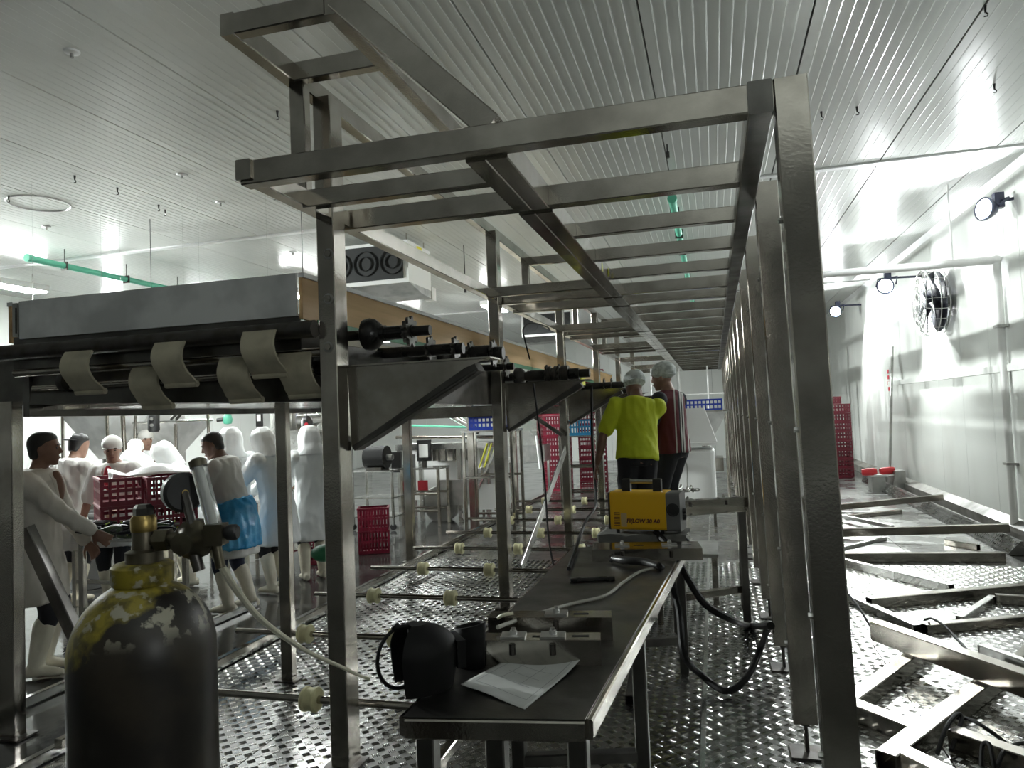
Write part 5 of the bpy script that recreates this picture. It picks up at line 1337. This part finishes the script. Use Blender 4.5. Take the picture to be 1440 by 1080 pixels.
cable('cable', [PZ(1380, 1078, .02), PZ(1382, 1048, .1), PZ(1392, 1048, .12), PZ(1400, 1080, .03), PZ(1412, 1056, .08), PZ(1432, 1046, .03), PZ(1470, 1044, .02)], .01, 'rubber', 'curly black cable end beside the frame corner')
# chequer plate kerb along the wall
kp = MB().prism([(3.05, 9.2, 0), (3.05, 9.2, .02), (3.17, 9.2, .15), (3.2, 9.2, .15), (3.2, 9.2, 0)], (0, 8.2, 0)).build('kerb_plate', 'plate', None, label='sloping chequer plate kerb running along the right wall', cat='kerb')
mb = MB(); n_ = V((-.13, 0, .12)).normalized()
for i in range(150):
    for j in range(3):
        y_ = 9.24 + .054 * i; f = .2 + .3 * j; c = V((3.05 + .12 * f, y_, .02 + .13 * f)) + V((-.003, 0, .003))
        R2 = Matrix.Rotation(-math.atan2(.13, .12), 3, 'Y') @ Matrix.Rotation((.8 if (i + j) % 2 else -.8), 3, 'Z')
        mb.box(c, (.036, .01, .005), R2)
o = mb.build('tread_bars', 'steel_bright', kp); o['kind'] = 'stuff'
# red floats on a box at the end of the kerb
q = PZ(1232, 690, 0); t = thing('metal_box', V((3.0, 15.5, 0)), 'grey metal box at the end of the chequer kerb', 'box'); q = ORG[t]
MB().bb(q + V((-.12, -.1, 0)), q + V((.12, .3, .3))).build('body', 'galv', t); MB().bb(q + V((-.13, -.11, .29)), q + V((.13, .31, .31))).build('lid', 'white_paint', t)
fl2 = thing('squeegee_head', q + V((.02, 0, .31)), 'pair of bright red foam rolls lying on the grey metal box', 'foam roll'); q = ORG[fl2]
for s_ in (-1, 1): MB().lathe(q + V((.02 * s_, 0, .075)), [(0, 0), (.05, .005), (.07, .05), (.072, .2), (.06, .27), (0, .28)], (s_, .1, .06 * s_), 18).build('roll', 'red_foam', fl2, smooth=True)
MB().bb(q + V((-.1, -.13, .0)), q + V((.3, -.1, .02))).build('blade', 'plastic_white', fl2)
MB().sq(V((3.27, 15.86, .0)), V((3.50, 15.93, 2.82)), .045, .045).build('broom_pole', 'galv', None, label='grey pole leaning against the right wall above the red rolls', cat='pole')
MB().prism([(3.2, 15.3, 0), (3.45, 15.3, 0), (3.45, 15.3, .4), (3.28, 15.3, .4)], (0, .5, 0)).build('sheet_offcut', 'galv', None, label='grey sheet metal offcut leaning by the wall kerb', cat='sheet metal')
# ------------------------------------------------------------------ right wall fittings
pf = thing('pipe_portal', V((3.45, 10.25, 0)), 'white pipe running up the right wall and across the room', 'pipe')
MB().cyl((3.48, 10.25, 0), (3.48, 10.25, 3.44), .045, n=16).build('upright', 'white_paint', pf, smooth=True)
MB().cyl((3.50, 10.25, 3.44), (.9, 10.25, 3.44), .05, n=16).build('crossbar', 'white_paint', pf, smooth=True)
MB().ell((3.48, 10.25, 3.44), (.06, .06, .06)).build('elbow', 'white_paint', pf, smooth=True)
for z_ in (.9, 2.6): MB().bb((3.42, 10.18, z_), (3.55, 10.32, z_ + .03)).build('clip', 'galv', pf)
MB().cyl((3.0, 10.25, 3.49), (3.0, 10.25, ZC), .012, n=8).build('hanger', 'white_paint', pf)
# cable tray on the wall
MB().bb((3.50, 9.0, 2.05), (3.55, 16.5, 2.14)).build('trim_4', 'wall', kind='structure')
fan = thing('wall_fan', V((3.5, 12.5, 2.7)), 'large dark wall fan behind a round wire guard', 'fan')
FC = V((3.33, 12.5, 3.24)); fr_r = .52
nrm = V((-1, 0, 0))
fd = lambda a, r, x_: V((x_, FC.y + r * math.cos(a), FC.z + r * math.sin(a)))
hubm = MB().lathe(FC + V((.02, 0, 0)), [(0, 0), (.1, 0), (.11, .06), (.09, .12), (0, .13)], (-1, 0, 0), 20).build('hub', 'fan_blue', fan, smooth=True)
for k in range(5):
    vs = []
    for i in range(7):
        r_ = .08 + .40 * i / 6
        for s_ in (-1, 1):
            a = 2 * math.pi * k / 5 + s_ * (.30 + .28 * math.sin(i / 6 * 2.6)) + .15 * i / 6
            vs.append(fd(a, r_, FC.x - .03 + s_ * .05))
    o = MB().add(vs, [(2 * i, 2 * i + 1, 2 * i + 3, 2 * i + 2) for i in range(6)]).build('blade', 'fan_blue', fan, smooth=True); o.modifiers.new('t', 'SOLIDIFY').thickness = .01
MB().lathe(FC + V((.10, 0, 0)), [(0, 0), (.455, 0), (.465, .008), (.455, .016), (0, .016)], (-1, 0, 0), 36).build('shroud_plate', 'fan_blue', fan, smooth=True)
MB().lathe(FC + V((.16, 0, 0)), [(0, 0), (.12, 0), (.12, .14), (.1, .15), (0, .15)], (-1, 0, 0), 20).build('motor', 'fan_blue', fan, smooth=True)
for r_, x_ in ((fr_r, FC.x), (fr_r * .97, FC.x - .12), (fr_r * .97, FC.x + .12), (.4, FC.x - .17), (.28, FC.x - .19), (.16, FC.x - .2), (.4, FC.x + .16)):
    MB().sweep([fd(2 * math.pi * i / 40, r_, x_) for i in range(40)], .007, 6, True).build('guard_ring', 'galv', fan, smooth=True)
for k in range(20):
    a = 2 * math.pi * k / 20; MB().sweep([fd(a, .05, FC.x - .2), fd(a, .28, FC.x - .19), fd(a, .42, FC.x - .165), fd(a, fr_r * .98, FC.x - .1), fd(a, fr_r, FC.x), fd(a, fr_r * .97, FC.x + .12), fd(a, .3, FC.x + .17)], .0045, 5).build('guard_wire', 'galv', fan, smooth=True)
MB().bb((FC.x + .12, 12.42, 3.16), (3.55, 12.58, 3.32)).build('wall_bracket', 'galv', fan)
# red lettering strip on the wall (vertical, too small to read in full)
sg = MB().bb((3.545, 16.55, 1.9), (3.552, 16.75, 2.45)).build('wall_notice', 'wall', None, label='small upright red printed notice on the white right wall beside the pole', cat='sign')
for k in range(4): MB().bb((3.541, 16.58, 1.95 + .12 * k), (3.546, 16.72, 2.03 + .12 * k)).build('red_mark', 'red_print', sg)
# floodlights
def flood(loc, aim, label, lens='flood_lens', r=.125, wallx=None, beam=None):
    loc = V(loc); n_ = V(aim).normalized(); t = thing('floodlight', loc, label, 'floodlight', 'floodlights of the hall')
    sd = n_.cross(ZUP).normalized(); u = sd.cross(n_); R2 = Matrix((sd, n_, u)).transposed()
    MB().lathe(loc - n_ * .13, [(0, 0), (.07, 0), (.09, .03), (r, .09), (r + .015, .13), (r + .015, .14), (r - .01, .14), (r - .012, .12), (0, .12)], n_, 24).build('housing', 'lamp_blue', t, smooth=True)
    MB().lathe(loc - n_ * .008, [(0, 0), (r - .014, 0), (r - .014, .012), (0, .014)], n_, 28).build('lens', lens, t, smooth=True)
    MB().bb(loc - n_ * .2 + V((-.05, -.05, .02)), loc - n_ * .2 + V((.05, .05, .2))).build('ballast_box', 'lamp_blue', t)
    y0 = loc - n_ * .05
    MB().sweep([y0 + sd * (r + .03), y0 + sd * (r + .03) - n_ * .14 + V((0, 0, .1)), y0 - sd * (r + .03) - n_ * .14 + V((0, 0, .1)), y0 - sd * (r + .03)], .014, 6).build('yoke', 'lamp_blue', t)
    if beam:
        ld = bpy.data.lights.new('flood_beam', 'SPOT'); ld.energy = beam[0]; ld.spot_size = math.radians(beam[1]); ld.spot_blend = .5; ld.shadow_soft_size = .14; ld.color = (.94, 1, .97)
        lo = bpy.data.objects.new('flood_beam', ld); COL.objects.link(lo); lo.parent = t
        lo.location = n_ * .04; lo.rotation_euler = V(beam[2]).to_track_quat('-Z', 'Y').to_euler()
    if wallx: MB().sq(y0 - n_ * .14 + V((0, 0, .1)), V((wallx, y0.y + .1, y0.z + .12)), .035, .035).build('wall_arm', 'lamp_blue', t)
    return t
flood((3.1, -1.2, 2.6), (-.9, .05, .42), 'added unseen floodlight on the right wall behind the camera', 'flood_lens_added', wallx=XR, beam=(320, 84, (-.9, .05, .42)))  # unseen lamp added to brighten the ceiling that the beam fronts reflect
flood(PX(1384, 294, 3.2), (-.88, -.42, .03), 'bright floodlight high on the right wall beside the hanging rod', wallx=XR)
flood(PX(1245, 402, 2.95), (-.4, -.85, -.3), 'bright floodlight on the right wall beyond the wall fan', wallx=XR, beam=(480, 115, (.05, -.45, -.9)))
flood(PX(1175, 438, 2.95), (-.4, -.85, -.3), 'bright floodlight on the right wall farthest down the hall', wallx=XR, beam=(480, 115, (.05, -.4, -.9)))

# ------------------------------------------------------------------ ceiling fittings
def luminaire(c, label, L=1.2):
    c = V(c); t = thing('ceiling_light', c, label, 'light', 'box luminaires under the ceiling')
    MB().bb(c + V((-.16, -L / 2, .04)), c + V((.16, L / 2, .14))).build('housing', 'white_paint', t)
    MB().bb(c + V((-.14, -L / 2 + .03, .02)), c + V((.14, L / 2 - .03, .04))).build('diffuser', 'lumi_tube', t)
    for s_ in (-1, 1): MB().cyl(c + V((0, s_ * L * .35, .14)), V((c.x, c.y + s_ * L * .35, ZC)), .006, n=6).build('hanger', 'steel', t)
for i, (x_, y_) in enumerate(((-10.9, 9.1), (-10.9, 14), (-7.4, 12.2), (-7.4, 17), (-4.6, 15.5), (-4.6, 20))):  # all but the first are added to brighten the left side
    luminaire((x_, y_, 4.12), ('boxed ceiling light hanging beside the end of the green pipe', 'added boxed ceiling light by the far left wall', 'added boxed ceiling light above the control cabinet side', 'added boxed ceiling light in the far left bay', 'added boxed ceiling light beyond the cooling unit', 'added boxed ceiling light by the far back wall')[i])
for y_, lab in ((7.5, 'added unseen floodlight on the left wall behind the packing crew'), (13.0, 'added unseen floodlight on the left wall farther down the hall')):
    flood((XL + .35, y_, 3.9), (.97, .0, -.1), lab, 'flood_lens_added', r=.17, wallx=XL, beam=(2600, 66, (.97, .05, -.30)))  # both unseen, added to throw light across onto the right wall
# unseen luminaires added low behind the conveyor to light the packing area
for i, (px, py, dd) in enumerate(((95, 500, 7.6), (215, 495, 8.6), (330, 492, 8.2), (560, 480, 12.0))):
    c = PD(px, py, dd); t = thing('added_luminaire', c, ('added long white luminaire hanging low over the young person', 'added long white luminaire hanging low over the crates', 'added long white luminaire hanging low over the hooded workers', 'added long white luminaire hanging over the filling machine')[i], 'light', 'added luminaires hanging over the packing line')
    MB().bb(c + V((-.6, -.16, .03)), c + V((.6, .16, .09))).build('housing', 'white_paint', t)
    MB().bb(c + V((-.57, -.13, .012)), c + V((.57, .13, .03))).build('diffuser', 'lumi_low_added', t)
    for s_ in (-1, 1): MB().cyl(c + V((s_ * .45, 0, .09)), V((c.x + s_ * .45, c.y, ZC)), .0015, n=6).build('hanger', 'steel_bright', t)
# green pipes
def green_pipe(x_, y0, y1, label, n_):
    t = thing('green_pipe', V((x_, y0, 4.17)), label, 'pipe')
    MB().cyl((x_, y0, 4.2), (x_, y1, 4.2), .045, n=14).build('pipe', 'green_pipe', t, smooth=True)
    MB().cyl((x_, y0 - .03, 4.2), (x_, y0 + .05, 4.2), .055, n=14).build('end_cap', 'green_pipe', t, smooth=True)
    for k in range(n_):
        y_ = y0 + (y1 - y0) * (k + .5) / n_; h = MB().cyl((x_, y_, 4.24), (x_, y_, ZC), .006, n=6).build('hanger', 'iron', t); MB().bb((x_ - .055, y_ - .012, 4.14), (x_ + .055, y_ + .012, 4.26)).build('clip', 'iron', h)
green_pipe(-9.05, 7.85, 16, 'green pipe hanging under the ceiling above the conveyor cover', 7)
green_pipe(-.34, 8.6, 18, 'green pipe hanging under the ceiling over the aisle', 8)
# evaporators
def evap(x0, y0, label, rz=0, Lx=1.35, Ly=.85, H=.75):
    t = thing('evaporator_unit', V((x0, y0, ZC - .12 - H)), label, 'cooling unit', 'ceiling cooling units')
    q = ORG[t]
    b = MB().bb(q + V((0, 0, .14)), q + V((Lx, Ly, H))).build('casing', 'evap_side', t)
    MB().bb(q + V((.06, -.012, .2)), q + V((Lx - .08, 0, H - .05))).build('fan_grille', 'grille', t)
    MB().prism([q + V((0, .05, .14)), q + V((Lx, .05, .14)), q + V((Lx, Ly * .6, 0)), q + V((Lx, Ly, 0)), q + V((0, Ly, 0)), q + V((0, Ly * .6, 0))][:6], (0, 0, .001)) 
    MB().prism([q + V((.0, .03, .14)), q + V((.0, Ly, .14)), q + V((.0, Ly, .02)), q + V((.0, Ly * .55, .04))], (Lx, 0, 0)).build('drip_tray', 'galv', t)
    MB().bb(q + V((Lx, Ly * .38, .56)), q + V((Lx + .004, Ly * .6, .73))).build('warning_sticker', 'sticker', t)
    MB().bb(q + V((Lx - .12, Ly, .0)), q + V((Lx + .02, Ly + .15, .2))).build('pipe_box', 'evap_side', t)
    for k in range(3):
        cx = .25 + .42 * k
        mb = MB(); [mb.sweep([q + V((cx + r_ * math.cos(a), -.02, .45 + r_ * math.sin(a))) for a in [2 * math.pi * i / 20 for i in range(20)]], .006, 5, True) for r_ in (.1, .18)]
        mb.build('fan_guard', 'grille', t, smooth=True)
    for sx in (.06, Lx - .06):
        for sy in (.1, Ly - .1): MB().cyl(q + V((sx, sy, H)), V((q.x + sx, q.y + sy, ZC)), .01, n=8).build('hanger', 'steel', t)
evap(-5.45, 9.55, 'white ceiling cooling unit with black grille and yellow sticker behind the first column')
evap(-4.6, 17.8, 'white ceiling cooling unit further down the hall behind the far columns')
# thin droppers and fixings in the ceiling
for k, (px, py) in enumerate(((652, 375), (938, 215))):
    p = PZ(px, py - (30 if k == 0 else 12), ZC); L = .75 if k == 0 else .14
    t = thing('hanging_rod', p - V((0, 0, L)), ('thin black rod hanging from the ceiling beside the cooling unit', 'short dark rod hanging from the ceiling over the first crossbeams')[k], 'rod')
    MB().cyl(p, p - V((0, 0, L)), .008, n=8).build('rod', 'black_steel', t); MB().cyl(p - V((0, 0, L)), p - V((0, 0, L - .06)), .022, n=10).build('foot', 'black_steel', t)
for k, (px, py) in enumerate(((390, 156), (414, 171), (105, 247), (165, 264), (232, 295), (386, 272), (223, 288), (12, 275), (1155, 157), (1398, 118), (1205, 150), (1385, 8), (940, 240))):
    p = PZ(px, py, ZC); t = thing('ceiling_hook', p - V((0, 0, .07)), 'small dark hook screwed into the white ceiling panels', 'hook', 'dark hooks in the ceiling')
    MB().cyl(p, p - V((0, 0, .05)), .012, .006, 8).build('screw', 'black_steel', t); MB().sweep([p - V((0, 0, .045)), p + V((.015, 0, -.06)), p + V((.012, 0, -.075)), p + V((-.01, 0, -.075))], .005, 6).build('eye', 'black_steel', t)
for k, (px, py) in enumerate(((101, 72), (256, 245), (310, 284), (412, 354), (390, 12), (65, 318))):
    p = PZ(px, py, ZC); t = thing('ceiling_disc', p - V((0, 0, .03)), 'small pale round cap on the white ceiling panels', 'cap', 'pale caps on the ceiling')
    MB().lathe(p, [(0, 0), (.055, 0), (.05, -.012), (.02, -.018), (0, -.018)], n=18).build('disc', 'trim_white', t, smooth=True); MB().cyl(p - V((0, 0, .015)), p - V((0, 0, .05)), .012, n=10).build('nut', 'galv', t)
p = PZ(55, 286, ZC); MB().sweep([p + V((.32 * math.cos(t), .32 * math.sin(t), -.004)) for t in [2 * math.pi * i / 40 for i in range(40)]], .012, 6, True).build('ceiling_ring', 'trim_white', None, smooth=True, label='flat round patch ring on the ceiling above the green pipe', cat='ring')
